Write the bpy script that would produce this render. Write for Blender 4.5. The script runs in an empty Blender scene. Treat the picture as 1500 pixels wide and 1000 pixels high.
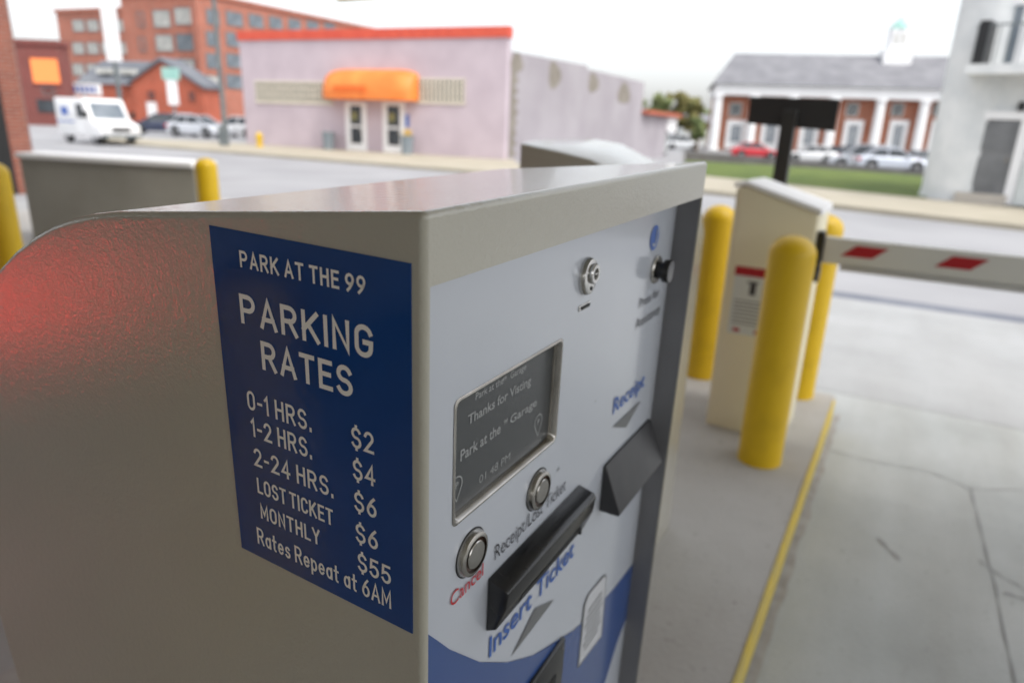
import bpy, bmesh, math, random
import numpy as np
from mathutils import Vector, Matrix
random.seed(7)
sc = bpy.context.scene
C = sc.collection
R = math.radians
# ------------------------------------------------------------------ camera
F_PX = 1000.0
PITCH = math.atan(320 / 1000.0)
ROLL = R(2.2)
fwd = Vector((0, math.cos(PITCH), -math.sin(PITCH)))
r0 = Vector((1, 0, 0)); u0 = r0.cross(fwd)
RT = math.cos(ROLL) * r0 + math.sin(ROLL) * u0
UP = -math.sin(ROLL) * r0 + math.cos(ROLL) * u0
CAM = Vector((0, 0, 1.4))
cd = bpy.data.cameras.new('camera'); cam = bpy.data.objects.new('camera', cd); C.objects.link(cam)
mw = Matrix((RT, UP, -fwd)).transposed().to_4x4(); mw.translation = CAM
cam.matrix_world = mw
cd.sensor_width = 36; cd.lens = 24; cd.clip_start = 0.02; cd.clip_end = 3000
cd.dof.use_dof = True; cd.dof.focus_distance = 0.41; cd.dof.aperture_fstop = 5.5; cd.dof.aperture_blades = 9
sc.camera = cam
# ------------------------------------------------------------------ world, sun, exposure
W = bpy.data.worlds.new('World'); sc.world = W; W.use_nodes = True
nt = W.node_tree; bg = nt.nodes['Background']
sky = nt.nodes.new('ShaderNodeTexSky'); sky.sky_type = 'NISHITA'; sky.sun_disc = False
SUN_EL, SUN_AZ = R(58), R(135)      # azimuth measured from +Y towards +X
sky.sun_elevation = SUN_EL; sky.sun_rotation = SUN_AZ
sky.dust_density = 4.0; sky.ozone_density = 2.0; sky.air_density = 1.0
hs = nt.nodes.new('ShaderNodeHueSaturation'); hs.inputs['Saturation'].default_value = 0.34; hs.inputs['Value'].default_value = 1.0
gm = nt.nodes.new('ShaderNodeGamma'); gm.inputs[1].default_value = 0.64   # an even cloud deck
nt.links.new(sky.outputs[0], hs.inputs['Color']); nt.links.new(hs.outputs[0], gm.inputs[0]); nt.links.new(gm.outputs[0], bg.inputs['Color'])
bg.inputs['Strength'].default_value = 0.15
sl = bpy.data.lights.new('sun', 'SUN'); sl.energy = .5; sl.angle = R(25); sl.color = (1, .96, .9)
so = bpy.data.objects.new('sun', sl); C.objects.link(so)
sd = Vector((math.sin(SUN_AZ) * math.cos(SUN_EL), math.cos(SUN_AZ) * math.cos(SUN_EL), math.sin(SUN_EL)))
so.rotation_euler = sd.to_track_quat('Z', 'Y').to_euler(); so.location = (0, 0, 50)
vs = sc.view_settings; vs.view_transform = 'Standard'; vs.look = 'None'; vs.gamma = 1; vs.exposure = 2.0
vs.use_curve_mapping = False
sc.cycles.max_bounces = 8; sc.cycles.diffuse_bounces = 5; sc.cycles.use_denoising = True
# ------------------------------------------------------------------ lay-out helpers
YAW = 1.05485757
E1 = Vector((math.cos(YAW), math.sin(YAW), 0)); E2 = Vector((-math.sin(YAW), math.cos(YAW), 0)); EZ = Vector((0, 0, 1))
ROTL = YAW
def L(a, b, z=0.0): return E1 * a + E2 * b + EZ * z        # lane frame: a towards the street, b to the entry side
ZS = -0.4                                                   # street level, garage floor is 0
def sms(t): t = min(1, max(0, t)); return t * t * (3 - 2 * t)
def ground_z(x, y): return ZS - 0.65 * sms((y - 30) / 32) * sms(x / 10)
def ray(px, py): return (fwd + RT * ((px - 750) / F_PX) - UP * ((py - 500) / F_PX))
def at(px, py, depth): return CAM + ray(px, py) * depth
def onz(px, py, z): d = ray(px, py); return CAM + d * ((z - CAM.z) / d.z)
def gnd(px, py):
    p = onz(px, py, ZS)
    for _ in range(12): p = onz(px, py, ground_z(p.x, p.y))
    return p
# ------------------------------------------------------------------ materials
MATS = {}
def principled(name, col, rough=.6, metal=0.0, spec=.5, coat=0.0, coat_r=.1):
    m = bpy.data.materials.new(name); m.use_nodes = True; MATS[name] = m
    b = m.node_tree.nodes['Principled BSDF']
    b.inputs['Base Color'].default_value = (*col, 1); b.inputs['Roughness'].default_value = rough
    b.inputs['Metallic'].default_value = metal; b.inputs['Specular IOR Level'].default_value = spec
    b.inputs['Coat Weight'].default_value = coat; b.inputs['Coat Roughness'].default_value = coat_r
    return m, m.node_tree, b
def noisy(name, c1, c2, scale=4, rough=.7, detail=6, bump=0.0, bscale=60, metal=0, spec=.5, dist=.02, rvar=0.0, coat=0, stops=(.35, .65)):
    m, n, b = principled(name, c1, rough, metal, spec, coat)
    tc = n.nodes.new('ShaderNodeTexCoord'); no = n.nodes.new('ShaderNodeTexNoise')
    no.inputs['Scale'].default_value = scale; no.inputs['Detail'].default_value = detail
    n.links.new(tc.outputs['Object'], no.inputs['Vector'])
    cr = n.nodes.new('ShaderNodeValToRGB'); cr.color_ramp.elements[0].position = stops[0]; cr.color_ramp.elements[1].position = stops[1]
    cr.color_ramp.elements[0].color = (*c1, 1); cr.color_ramp.elements[1].color = (*c2, 1)
    n.links.new(no.outputs['Fac'], cr.inputs[0]); n.links.new(cr.outputs[0], b.inputs['Base Color'])
    if rvar:
        mr = n.nodes.new('ShaderNodeMapRange'); mr.inputs['To Min'].default_value = rough - rvar; mr.inputs['To Max'].default_value = rough + rvar
        n.links.new(no.outputs['Fac'], mr.inputs[0]); n.links.new(mr.outputs[0], b.inputs['Roughness'])
    if bump:
        n2 = n.nodes.new('ShaderNodeTexNoise'); n2.inputs['Scale'].default_value = bscale; n2.inputs['Detail'].default_value = 4
        n.links.new(tc.outputs['Object'], n2.inputs['Vector'])
        bp = n.nodes.new('ShaderNodeBump'); bp.inputs['Strength'].default_value = bump; bp.inputs['Distance'].default_value = dist
        n.links.new(n2.outputs['Fac'], bp.inputs['Height']); n.links.new(bp.outputs[0], b.inputs['Normal'])
    return m
def brickmat(name, c1, c2, mortar, s=1.0):
    m, n, b = principled(name, c1, .85)
    tc = n.nodes.new('ShaderNodeTexCoord'); sx = n.nodes.new('ShaderNodeSeparateXYZ'); cx = n.nodes.new('ShaderNodeCombineXYZ')
    ad = n.nodes.new('ShaderNodeMath'); ad.operation = 'ADD'
    n.links.new(tc.outputs['Object'], sx.inputs[0]); n.links.new(sx.outputs[0], ad.inputs[0]); n.links.new(sx.outputs[1], ad.inputs[1])
    n.links.new(ad.outputs[0], cx.inputs[0]); n.links.new(sx.outputs[2], cx.inputs[1])
    br = n.nodes.new('ShaderNodeTexBrick'); br.inputs['Scale'].default_value = s
    br.inputs['Brick Width'].default_value = .22; br.inputs['Row Height'].default_value = .075; br.inputs['Mortar Size'].default_value = .008
    br.inputs['Color1'].default_value = (*c1, 1); br.inputs['Color2'].default_value = (*c2, 1); br.inputs['Mortar'].default_value = (*mortar, 1)
    n.links.new(cx.outputs[0], br.inputs['Vector'])
    no = n.nodes.new('ShaderNodeTexNoise'); no.inputs['Scale'].default_value = .6; n.links.new(tc.outputs['Object'], no.inputs['Vector'])
    mx = n.nodes.new('ShaderNodeMix'); mx.data_type = 'RGBA'; mx.blend_type = 'MULTIPLY'; mx.inputs[0].default_value = .5
    cr = n.nodes.new('ShaderNodeValToRGB'); cr.color_ramp.elements[0].color = (.6, .6, .6, 1); cr.color_ramp.elements[0].position = .3; cr.color_ramp.elements[1].position = .7
    n.links.new(no.outputs['Fac'], cr.inputs[0]); n.links.new(br.outputs['Color'], mx.inputs[6]); n.links.new(cr.outputs[0], mx.inputs[7])
    n.links.new(mx.outputs[2], b.inputs['Base Color'])
    return m
def emis(name, col, s):
    m, n, b = principled(name, col, .3); b.inputs['Emission Color'].default_value = (*col, 1); b.inputs['Emission Strength'].default_value = s
    return m
# powder-coated cabinet paint: fine orange-peel relief
def powder(name, c, rough=.3, strength=.35):
    m, n, b = principled(name, c, rough, 0, .3, 1.0, .035)
    tc = n.nodes.new('ShaderNodeTexCoord')
    n1 = n.nodes.new('ShaderNodeTexNoise'); n1.inputs['Scale'].default_value = 430; n1.inputs['Detail'].default_value = 2; n1.inputs['Roughness'].default_value = .55
    n2 = n.nodes.new('ShaderNodeTexNoise'); n2.inputs['Scale'].default_value = 160; n2.inputs['Detail'].default_value = 2
    for q in (n1, n2): n.links.new(tc.outputs['Object'], q.inputs['Vector'])
    ad = n.nodes.new('ShaderNodeMath'); ad.operation = 'ADD'; n.links.new(n1.outputs['Fac'], ad.inputs[0]); n.links.new(n2.outputs['Fac'], ad.inputs[1])
    bp = n.nodes.new('ShaderNodeBump'); bp.inputs['Strength'].default_value = strength; bp.inputs['Distance'].default_value = .0006
    n.links.new(ad.outputs[0], bp.inputs['Height']); n.links.new(bp.outputs[0], b.inputs['Normal']); bc = n.nodes.new('ShaderNodeBump'); bc.inputs['Strength'].default_value = .8; bc.inputs['Distance'].default_value = .0006; n.links.new(ad.outputs[0], bc.inputs['Height']); n.links.new(bc.outputs[0], b.inputs['Coat Normal'])
    n3 = n.nodes.new('ShaderNodeTexNoise'); n3.inputs['Scale'].default_value = 7; n3.inputs['Detail'].default_value = 5; n.links.new(tc.outputs['Object'], n3.inputs['Vector'])
    cr = n.nodes.new('ShaderNodeValToRGB'); cr.color_ramp.elements[0].position = .3; cr.color_ramp.elements[1].position = .7
    cr.color_ramp.elements[0].color = (*[k * .95 for k in c], 1); cr.color_ramp.elements[1].color = (*c, 1)
    n.links.new(n3.outputs['Fac'], cr.inputs[0]); n.links.new(cr.outputs[0], b.inputs['Base Color'])
    return m
M_CAB = powder('cabinet_paint', (.465, .445, .37), .3, .35)
M_HOUS = noisy('barrier_paint', (.80, .74, .54), (.84, .78, .58), 2, .45)
M_WHITEP = noisy('panel_white', (.53, .56, .62), (.56, .59, .65), 5, .16, rvar=.03, coat=.4)
M_BLUEG = principled('panel_blue', (.035, .085, .27), .2, coat=.3)[0]
M_SIGN = noisy('sign_blue', (.003, .045, .20), (.004, .054, .23), 9, .12, bump=.2, bscale=90, dist=.001, coat=.2)
M_SILVER = principled('sign_lettering', (.86, .84, .78), .5)[0]
M_BLACKP = noisy('black_plastic', (.012, .012, .013), (.02, .02, .021), 30, .2, rvar=.06, bump=.08, bscale=300, dist=.0005)
M_GREYP = noisy('charcoal_plastic', (.03, .03, .033), (.042, .042, .045), 30, .42, bump=.15, bscale=500, dist=.0004)
M_CHROME = principled('chrome', (.62, .61, .6), .18, 1)[0]
M_STEEL = noisy('brushed_steel', (.42, .40, .37), (.52, .50, .47), 60, .22, metal=1)
M_DARKPLATE = noisy('dark_plate_grey', (.17, .17, .18), (.20, .20, .21), 8, .4)
M_AMBER = principled('amber_ring', (.06, .025, .012), .4)[0]
M_LCD = principled('lcd', (.070, .075, .078), .28, 0, .5)[0]
M_LCDT = emis('lcd_text', (.17, .175, .175), .12)
M_DARK = principled('dark_gap', (.01, .01, .01), .6)[0]
M_TXTK = principled('ink_dark', (.05, .05, .055), .4)[0]
M_TXTG = principled('ink_grey', (.16, .165, .17), .4)[0]
M_TXTB = principled('ink_blue', (.04, .12, .42), .4)[0]
M_TXTR = principled('ink_red', (.55, .02, .03), .4)[0]
M_CARD = principled('clear_label', (.62, .63, .66), .25)[0]
M_YEL = noisy('yellow_bollard', (.60, .385, .003), (.68, .44, .003), 7, .42, detail=10, bump=.12, bscale=35, dist=.004, rvar=.1, stops=(.30, .48))
M_YPAINT = noisy('yellow_paint', (.62, .45, .05), (.5, .40, .12), 8, .7)
M_CONC = None
def concrete(name, c1, c2, c3, sc1=1.2):
    m, n, b = principled(name, c1, .82)
    tc = n.nodes.new('ShaderNodeTexCoord')
    def nz(s, d, r=.55):
        q = n.nodes.new('ShaderNodeTexNoise'); q.inputs['Scale'].default_value = s; q.inputs['Detail'].default_value = d; q.inputs['Roughness'].default_value = r
        n.links.new(tc.outputs['Object'], q.inputs['Vector']); return q
    a = nz(sc1, 8, .65); cr = n.nodes.new('ShaderNodeValToRGB'); e = cr.color_ramp.elements
    e[0].position = .32; e[0].color = (*c1, 1); e[1].position = .68; e[1].color = (*c2, 1)
    n.links.new(a.outputs['Fac'], cr.inputs[0])
    # stretched wipe marks from tyres
    mp = n.nodes.new('ShaderNodeMapping'); mp.inputs['Rotation'].default_value = (0, 0, -YAW); mp.inputs['Scale'].default_value = (.25, 1.6, 1)
    n.links.new(tc.outputs['Object'], mp.inputs[0]); s = nz(1.6, 5); n.links.new(mp.outputs[0], s.inputs['Vector'])
    c2r = n.nodes.new('ShaderNodeValToRGB'); c2r.color_ramp.elements[0].position = .3; c2r.color_ramp.elements[1].position = .6
    c2r.color_ramp.elements[0].color = (*c3, 1); c2r.color_ramp.elements[1].color = (1, 1, 1, 1); n.links.new(s.outputs['Fac'], c2r.inputs[0])
    mx = n.nodes.new('ShaderNodeMix'); mx.data_type = 'RGBA'; mx.blend_type = 'MULTIPLY'; mx.inputs[0].default_value = 1
    n.links.new(cr.outputs[0], mx.inputs[6]); n.links.new(c2r.outputs[0], mx.inputs[7])
    sp = nz(38, 3); sr = n.nodes.new('ShaderNodeValToRGB'); sr.color_ramp.elements[0].position = .26; sr.color_ramp.elements[1].position = .36
    sr.color_ramp.elements[0].color = (.72, .7, .68, 1); sr.color_ramp.elements[1].color = (1, 1, 1, 1); n.links.new(sp.outputs['Fac'], sr.inputs[0])
    m2 = n.nodes.new('ShaderNodeMix'); m2.data_type = 'RGBA'; m2.blend_type = 'MULTIPLY'; m2.inputs[0].default_value = 1
    n.links.new(mx.outputs[2], m2.inputs[6]); n.links.new(sr.outputs[0], m2.inputs[7]); n.links.new(m2.outputs[2], b.inputs['Base Color'])
    bp = n.nodes.new('ShaderNodeBump'); bp.inputs['Strength'].default_value = .25; bp.inputs['Distance'].default_value = .01
    n.links.new(nz(60, 6).outputs['Fac'], bp.inputs['Height']); n.links.new(bp.outputs[0], b.inputs['Normal'])
    return m
M_FLOOR = concrete('floor_concrete', (.355, .37, .365), (.46, .475, .47), (.82, .80, .77))
M_APRON = concrete('apron_concrete', (.32, .325, .325), (.38, .385, .385), (.90, .89, .88))
M_ISLAND = concrete('island_concrete', (.36, .345, .325), (.44, .43, .41), (.88, .86, .83), 1.6)
M_ROAD = noisy('road_surface', (.27, .27, .28), (.33, .33, .34), .35, .85, bump=.2, bscale=8)
M_ASPH = noisy('dark_asphalt', (.13, .14, .17), (.20, .21, .24), 1.5, .85)
M_WALK = noisy('sidewalk_tan', (.36, .325, .25), (.42, .38, .30), .8, .85)
M_GRASS = noisy('lawn', (.065, .105, .012), (.115, .155, .022), .7, .95, bump=.6, bscale=30)
M_DIRT = noisy('lot_asphalt', (.17, .17, .17), (.24, .235, .23), .5, .9)
M_CRACK = principled('crack_dark', (.23, .23, .225), .9)[0]
M_KERBSTRIP = noisy('strip_brown', (.27, .25, .22), (.37, .355, .33), 14, .9)
M_SMUDGE = principled('scuff', (.27, .265, .265), .9)[0]
M_DARKIN = noisy('garage_concrete', (.52, .495, .42), (.60, .575, .50), 1.0, .85)
M_BARW = noisy('barrier_wall_concrete', (.25, .24, .205), (.32, .31, .27), 1.2, .8, bump=.2, bscale=25)
M_BRICK = brickmat('brick_near', (.30, .085, .05), (.22, .06, .038), (.30, .22, .18))
M_BRICK2 = brickmat('brick_factory', (.47, .145, .09), (.41, .12, .075), (.42, .28, .22))
M_BRICK3 = brickmat('brick_gable', (.52, .105, .05), (.45, .09, .045), (.42, .2, .14))
M_BRICK4 = brickmat('brick_small', (.24, .05, .045), (.2, .045, .04), (.25, .15, .12))
M_BRICK5 = brickmat('brick_hall', (.44, .14, .075), (.37, .11, .06), (.42, .3, .22))
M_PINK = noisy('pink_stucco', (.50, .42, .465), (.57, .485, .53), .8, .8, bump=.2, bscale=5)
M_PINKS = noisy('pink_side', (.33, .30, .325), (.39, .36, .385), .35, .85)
M_TAN = noisy('tan_patch', (.20, .175, .145), (.28, .25, .215), 1.5, .85)
M_REDT = noisy('red_trim', (.62, .085, .05), (.70, .11, .06), 2, .6)
M_ORANGE = noisy('awning_orange', (.78, .19, .03), (.84, .26, .05), 1, .55)
M_ORANGED = principled('awning_print', (.80, .17, .03), .6)[0]
M_LATT = noisy('lattice_block', (.60, .55, .46), (.68, .63, .53), 3, .8)
M_GLASSD = noisy('window_dark', (.03, .035, .04), (.06, .07, .08), 1, .15, spec=.6)
M_GLASSB = noisy('window_blue', (.10, .13, .16), (.22, .25, .28), .7, .15, spec=.6)
M_GLASSW = noisy('window_pale', (.45, .45, .42), (.62, .61, .56), .7, .3)
M_WHITE = noisy('white_paint', (.82, .82, .82), (.86, .86, .86), .6, .6)
M_WBRICK = noisy('white_painted_brick', (.62, .64, .64), (.74, .75, .74), 1.6, .75, bump=.5, bscale=12, detail=8)
M_ROOFG = noisy('roof_grey', (.17, .17, .185), (.23, .23, .245), .5, .85)
M_ROOFD = noisy('roof_dark', (.11, .12, .14), (.17, .18, .20), .5, .8)
M_GREENT = noisy('green_copper', (.26, .50, .44), (.34, .56, .50), 1, .6)
M_POLE = noisy('pole_grey', (.12, .14, .15), (.18, .20, .20), 2, .8)
M_BLK = noisy('sign_black', (.008, .008, .009), (.014, .014, .015), 2, .4)
M_BLK2 = noisy('post_black', (.012, .012, .012), (.02, .02, .019), 2, .38)
M_TYRE = principled('tyre', (.02, .02, .02), .8)[0]
M_RIM = principled('rim', (.45, .45, .46), .35, .8)[0]
M_ARMW = noisy('arm_white', (.66, .66, .62), (.72, .72, .69), 2, .45)
M_ARMR = principled('arm_red', (.42, .004, .01), .45)[0]
M_RUB = noisy('arm_rubber', (.50, .50, .49), (.56, .56, .55), 2, .6)
M_BIN = noisy('bin_grey', (.20, .24, .27), (.26, .30, .33), 2, .6)
M_BLUE = principled('blue_print', (.04, .12, .45), .5)[0]
M_SIDING = noisy('siding_pale', (.62, .66, .64), (.70, .73, .71), 1, .7)
M_DOORG = noisy('door_grey', (.15, .155, .16), (.2, .205, .21), 2, .5)
M_STEP = noisy('step_stone', (.45, .41, .36), (.52, .48, .42), 2, .8)
M_BARK = noisy('bark', (.10, .08, .06), (.16, .12, .09), 3, .9)
M_LEAF = noisy('leaves', (.14, .19, .07), (.24, .27, .11), .8, .7)
M_LEAF2 = noisy('leaves_light', (.20, .22, .08), (.32, .27, .10), .8, .7)
M_ORLIT = emis('lit_window_orange', (.9, .25, .07), .14)
M_TAIL = emis('lit_tail_lamp', (1.0, .006, .004), 1.7)
M_LAMP = principled('lamp_lens', (.7, .7, .7), .1)[0]
M_REDLENS = principled('red_lens', (.5, .02, .02), .2)[0]
# ------------------------------------------------------------------ object helpers
def link(name, bm, mat, parent=None, smooth=None, mats=None):
    me = bpy.data.meshes.new(name)
    if smooth is not None:
        for f in bm.faces: f.smooth = True
        for e in bm.edges:
            if len(e.link_faces) == 2 and e.calc_face_angle(0) > R(smooth): e.smooth = False
    bm.to_mesh(me); bm.free()
    for m in (mats or [mat]): me.materials.append(m)
    o = bpy.data.objects.new(name, me); C.objects.link(o); o.parent = parent
    return o
def tag(o, label=None, cat=None, group=None, kind=None):
    if label: o['label'] = label
    if cat: o['category'] = cat
    if group: o['group'] = group
    if kind: o['kind'] = kind
    return o
def thing(name, label, cat, loc=(0, 0, 0), rz=0.0, group=None):
    o = bpy.data.objects.new(name, None); C.objects.link(o); o.empty_display_size = .2
    o.location = loc; o.rotation_euler = (0, 0, rz)
    return tag(o, label, cat, group)
def struct(o): o['kind'] = 'structure'; return o
def dup(o, parent=None):
    c = o.copy(); C.objects.link(c); c.parent = parent
    for ch in list(o.children): dup(ch, c)
    return c
def BM(): return bmesh.new()
def box(bm, x0, x1, y0, y1, z0, z1, bev=0.0, seg=2):
    vs_ = [bm.verts.new(p) for p in ((x0, y0, z0), (x1, y0, z0), (x1, y1, z0), (x0, y1, z0), (x0, y0, z1), (x1, y0, z1), (x1, y1, z1), (x0, y1, z1))]
    fs = [bm.faces.new([vs_[i] for i in q]) for q in ((0, 3, 2, 1), (4, 5, 6, 7), (0, 1, 5, 4), (1, 2, 6, 5), (2, 3, 7, 6), (3, 0, 4, 7))]
    if bev:
        es = list({e for f in fs for e in f.edges})
        bmesh.ops.bevel(bm, geom=es, offset=bev, segments=seg, affect='EDGES', profile=.5)
    return bm
def prism(bm, pts, a, b, axis='x', bev=0, seg=2):
    """extrude the polygon pts (two coords) from a to b along axis"""
    def P(p, t):
        return {'x': (t, p[0], p[1]), 'y': (p[0], t, p[1]), 'z': (p[0], p[1], t)}[axis]
    A = [bm.verts.new(P(p, a)) for p in pts]; B = [bm.verts.new(P(p, b)) for p in pts]
    fs = [bm.faces.new(A), bm.faces.new(B[::-1])]
    n = len(pts)
    for i in range(n): fs.append(bm.faces.new((A[i], B[i], B[(i + 1) % n], A[(i + 1) % n])))
    bmesh.ops.recalc_face_normals(bm, faces=fs)
    if bev:
        es = list({e for f in fs for e in f.edges})
        bmesh.ops.bevel(bm, geom=es, offset=bev, segments=seg, affect='EDGES', profile=.5)
    return bm
def poly(bm, pts):
    return bm.faces.new([bm.verts.new(p) for p in pts])
def lathe(bm, prof, n=32, mat=None, c=(0, 0, 0)):
    """prof: list of (r, h) revolved about z, then moved by matrix"""
    rings = []
    for r, h in prof:
        if r < 1e-6: rings.append([bm.verts.new((0, 0, h))])
        else: rings.append([bm.verts.new((r * math.cos(2 * math.pi * i / n), r * math.sin(2 * math.pi * i / n), h)) for i in range(n)])
    fs = []
    for A, B in zip(rings, rings[1:]):
        for i in range(n):
            j = (i + 1) % n
            if len(A) == 1 and len(B) == 1: continue
            if len(A) == 1: fs.append(bm.faces.new((A[0], B[i], B[j])))
            elif len(B) == 1: fs.append(bm.faces.new((A[i], A[j], B[0])))
            else: fs.append(bm.faces.new((A[i], A[j], B[j], B[i])))
    vv = [v for r_ in rings for v in r_]
    if mat is not None: bmesh.ops.transform(bm, matrix=mat, verts=vv)
    bmesh.ops.translate(bm, vec=c, verts=vv)
    return fs
def tube(bm, p, q, r, n=12):
    p, q = Vector(p), Vector(q); d = q - p
    m = d.to_track_quat('Z', 'Y').to_matrix().to_4x4()
    lathe(bm, [(0, 0), (r, 0), (r, d.length), (0, d.length)], n, m, p)
# glyphs for the highway-style sign lettering: centre-line strokes in a unit-high box
def arc(cx, cy, rx, ry, a0, a1, n=14):
    return [(cx + rx * math.cos(R(a0 + (a1 - a0) * i / n)), cy + ry * math.sin(R(a0 + (a1 - a0) * i / n))) for i in range(n + 1)]
def glyph(c):
    S = arc(.27, .755, .25, .245, 22, 265) + arc(.27, .255, .27, .255, 88, -158)
    g = {
     'P': (.58, [[(0, 0), (0, 1)], [(0, 1), (.3, 1)] + arc(.3, .73, .26, .27, 88, -90) + [(0, .46)]]),
     'A': (.62, [[(0, 0), (.31, 1), (.62, 0)], [(.1, .3), (.52, .3)]]),
     'R': (.58, [[(0, 0), (0, 1)], [(0, 1), (.3, 1)] + arc(.3, .74, .25, .26, 88, -90) + [(0, .48)], [(.3, .48), (.57, 0)]]),
     'K': (.58, [[(0, 0), (0, 1)], [(.55, 1), (0, .36)], [(.19, .58), (.58, 0)]]),
     'I': (.0, [[(0, 0), (0, 1)]]),
     'N': (.54, [[(0, 0), (0, 1), (.54, 0), (.54, 1)]]),
     'G': (.56, [arc(.28, .72, .27, .28, 20, 180) + arc(.28, .28, .27, .28, 180, 350) + [(.56, .47), (.32, .47)]]),
     'T': (.54, [[(0, 1), (.54, 1)], [(.27, 1), (.27, 0)]]),
     'E': (.46, [[(.46, 1), (0, 1), (0, 0), (.46, 0)], [(0, .53), (.4, .53)]]),
     'S': (.54, [S]),
     'H': (.54, [[(0, 0), (0, 1)], [(.54, 0), (.54, 1)], [(0, .53), (.54, .53)]]),
     'L': (.44, [[(0, 1), (0, 0), (.44, 0)]]),
     'O': (.56, [arc(.28, .70, .28, .30, 0, 180) + arc(.28, .30, .28, .30, 180, 360) + [(.56, .70)]]),
     'C': (.54, [arc(.28, .72, .27, .28, 20, 180) + arc(.28, .28, .27, .28, 180, 340)]),
     'M': (.66, [[(0, 0), (0, 1), (.33, .25), (.66, 1), (.66, 0)]]),
     'Y': (.58, [[(0, 1), (.29, .45), (.58, 1)], [(.29, .45), (.29, 0)]]),
     '0': (.50, [arc(.25, .72, .25, .28, 0, 180) + arc(.25, .28, .25, .28, 180, 360) + [(.5, .72)]]),
     '1': (.20, [[(0, .8), (.17, 1), (.17, 0)]]),
     '2': (.52, [arc(.26, .74, .25, .26, 165, -35) + [(0, 0), (.52, 0)]]),
     '4': (.56, [[(.42, 0), (.42, 1), (0, .28), (.56, .28)]]),
     '5': (.52, [[(.48, 1), (.06, 1), (.03, .53)] + arc(.25, .31, .27, .31, 125, -155)]),
     '6': (.52, [[(.42, 1), (.25, .82), (.08, .55)] + arc(.26, .3, .26, .3, 145, 505)]),
     '9': (.52, [[(.10, 0), (.27, .18), (.44, .45)] + arc(.26, .7, .26, .3, -35, -395)]),
     '$': (.54, [S, [(.27, 1.14), (.27, 1.0)], [(.27, 0), (.27, -.14)]]),
     '-': (.26, [[(0, .45), (.26, .45)]]),
     '.': (.0, [[(0, -.02), (0, .08)]]),
     'a': (.44, [arc(.22, .31, .22, .31, 0, 360), [(.44, .66), (.44, 0)]]),
     't': (.30, [[(.13, .95), (.13, .12)] + arc(.24, .12, .11, .12, 180, 275, 6), [(0, .64), (.3, .64)]]),
     'e': (.44, [[(.02, .33), (.43, .33)] + arc(.22, .33, .22, .31, 10, 320)]),
     's': (.38, [arc(.19, .485, .17, .155, 25, 265, 10) + arc(.19, .165, .19, .165, 88, -158, 10)]),
     'p': (.44, [[(0, .66), (0, -.28)], arc(.22, .31, .22, .31, 180, 540)]),
    }
    return g[c]
def stroke_text(s, width, height, sw, gap=.24, space=.42):
    """ribbon lettering; returns (bmesh in a u,v plane), total width scaled to width"""
    # layout in unit units where centre-line height = 1
    h = height - sw
    pos = 0; items = []
    for ch in s:
        if ch == ' ': pos += space; continue
        w, st = glyph(ch); items.append((pos, st)); pos += w + gap + sw / h * .55
    tot = pos - gap - sw / h * .55
    kx = (width - sw) / tot
    bm = BM(); k = 0
    for p0, st in items:
        for line in st:
            pts = [Vector(((p0 + x) * kx + sw / 2, y * h + sw / 2, 0)) for x, y in line]
            q = [pts[0]]
            for a in pts[1:]:
                if (a - q[-1]).length > 1e-6: q.append(a)
            pts = q
            closed = (pts[0] - pts[-1]).length < 1e-5
            n = len(pts); off = []
            for i in range(n):
                d1 = (pts[i] - pts[i - 1]).normalized() if i > 0 else ((pts[-1] - pts[-2]).normalized() if closed else (pts[1] - pts[0]).normalized())
                d2 = (pts[i + 1] - pts[i]).normalized() if i < n - 1 else ((pts[1] - pts[0]).normalized() if closed else d1)
                if i == 0 and not closed: d1 = d2
                n1 = Vector((-d1.y, d1.x, 0)); n2 = Vector((-d2.y, d2.x, 0)); nn = (n1 + n2)
                if nn.length < 1e-4: nn = n1
                nn.normalize(); c = max(.45, nn.dot(n1)); off.append(nn * (sw / 2 / c))
            if not closed:
                e = sw * 0.5
                pass
            zz = k * 6e-6; k += 1
            A = [bm.verts.new((p + o).to_tuple()[:2] + (zz,)) for p, o in zip(pts, off)]
            B = [bm.verts.new((p - o).to_tuple()[:2] + (zz,)) for p, o in zip(pts, off)]
            for i in range(n - 1): bm.faces.new((A[i], B[i], B[i + 1], A[i + 1]))
            # square the free ends by half a stroke
            if not closed:
                for (e, d) in ((0, (pts[0] - pts[1]).normalized()), (n - 1, (pts[-1] - pts[-2]).normalized())):
                    for v in (A[e], B[e]):
                        v.co += d * sw * .5
    return bm
def font_bm(text, bold=0.0, shear=0.0):
    cu = bpy.data.curves.new('lettering', 'FONT'); cu.body = text; cu.size = 1; cu.offset = bold; cu.shear = shear; cu.fill_mode = 'FRONT'
    cu.resolution_u = 4
    o = bpy.data.objects.new('lettering', cu); C.objects.link(o)
    dg = bpy.context.evaluated_depsgraph_get(); me = bpy.data.meshes.new_from_object(o.evaluated_get(dg))
    bm = BM(); bm.from_mesh(me); bpy.data.meshes.remove(me); bpy.data.objects.remove(o); bpy.data.curves.remove(cu)
    xs = [v.co.x for v in bm.verts]; ys = [v.co.y for v in bm.verts]
    return bm, min(xs), max(xs), min(ys), max(ys)
def font_plane(text, x0, x1, z0, z1, y, mat, parent, bold=0.0, name='lettering', shear=0.0, curve=0.0):
    """text on the plane y = const (facing -y), ink box x0..x1, z0..z1"""
    bm, a, b, c, d = font_bm(text, bold, shear)
    for v in bm.verts:
        u = (v.co.x - a) / (b - a); w = (v.co.y - c) / (d - c)
        v.co = Vector((x0 + (x1 - x0) * u, y, z0 + (z1 - z0) * w))
    return link(name, bm, mat, parent)
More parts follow.
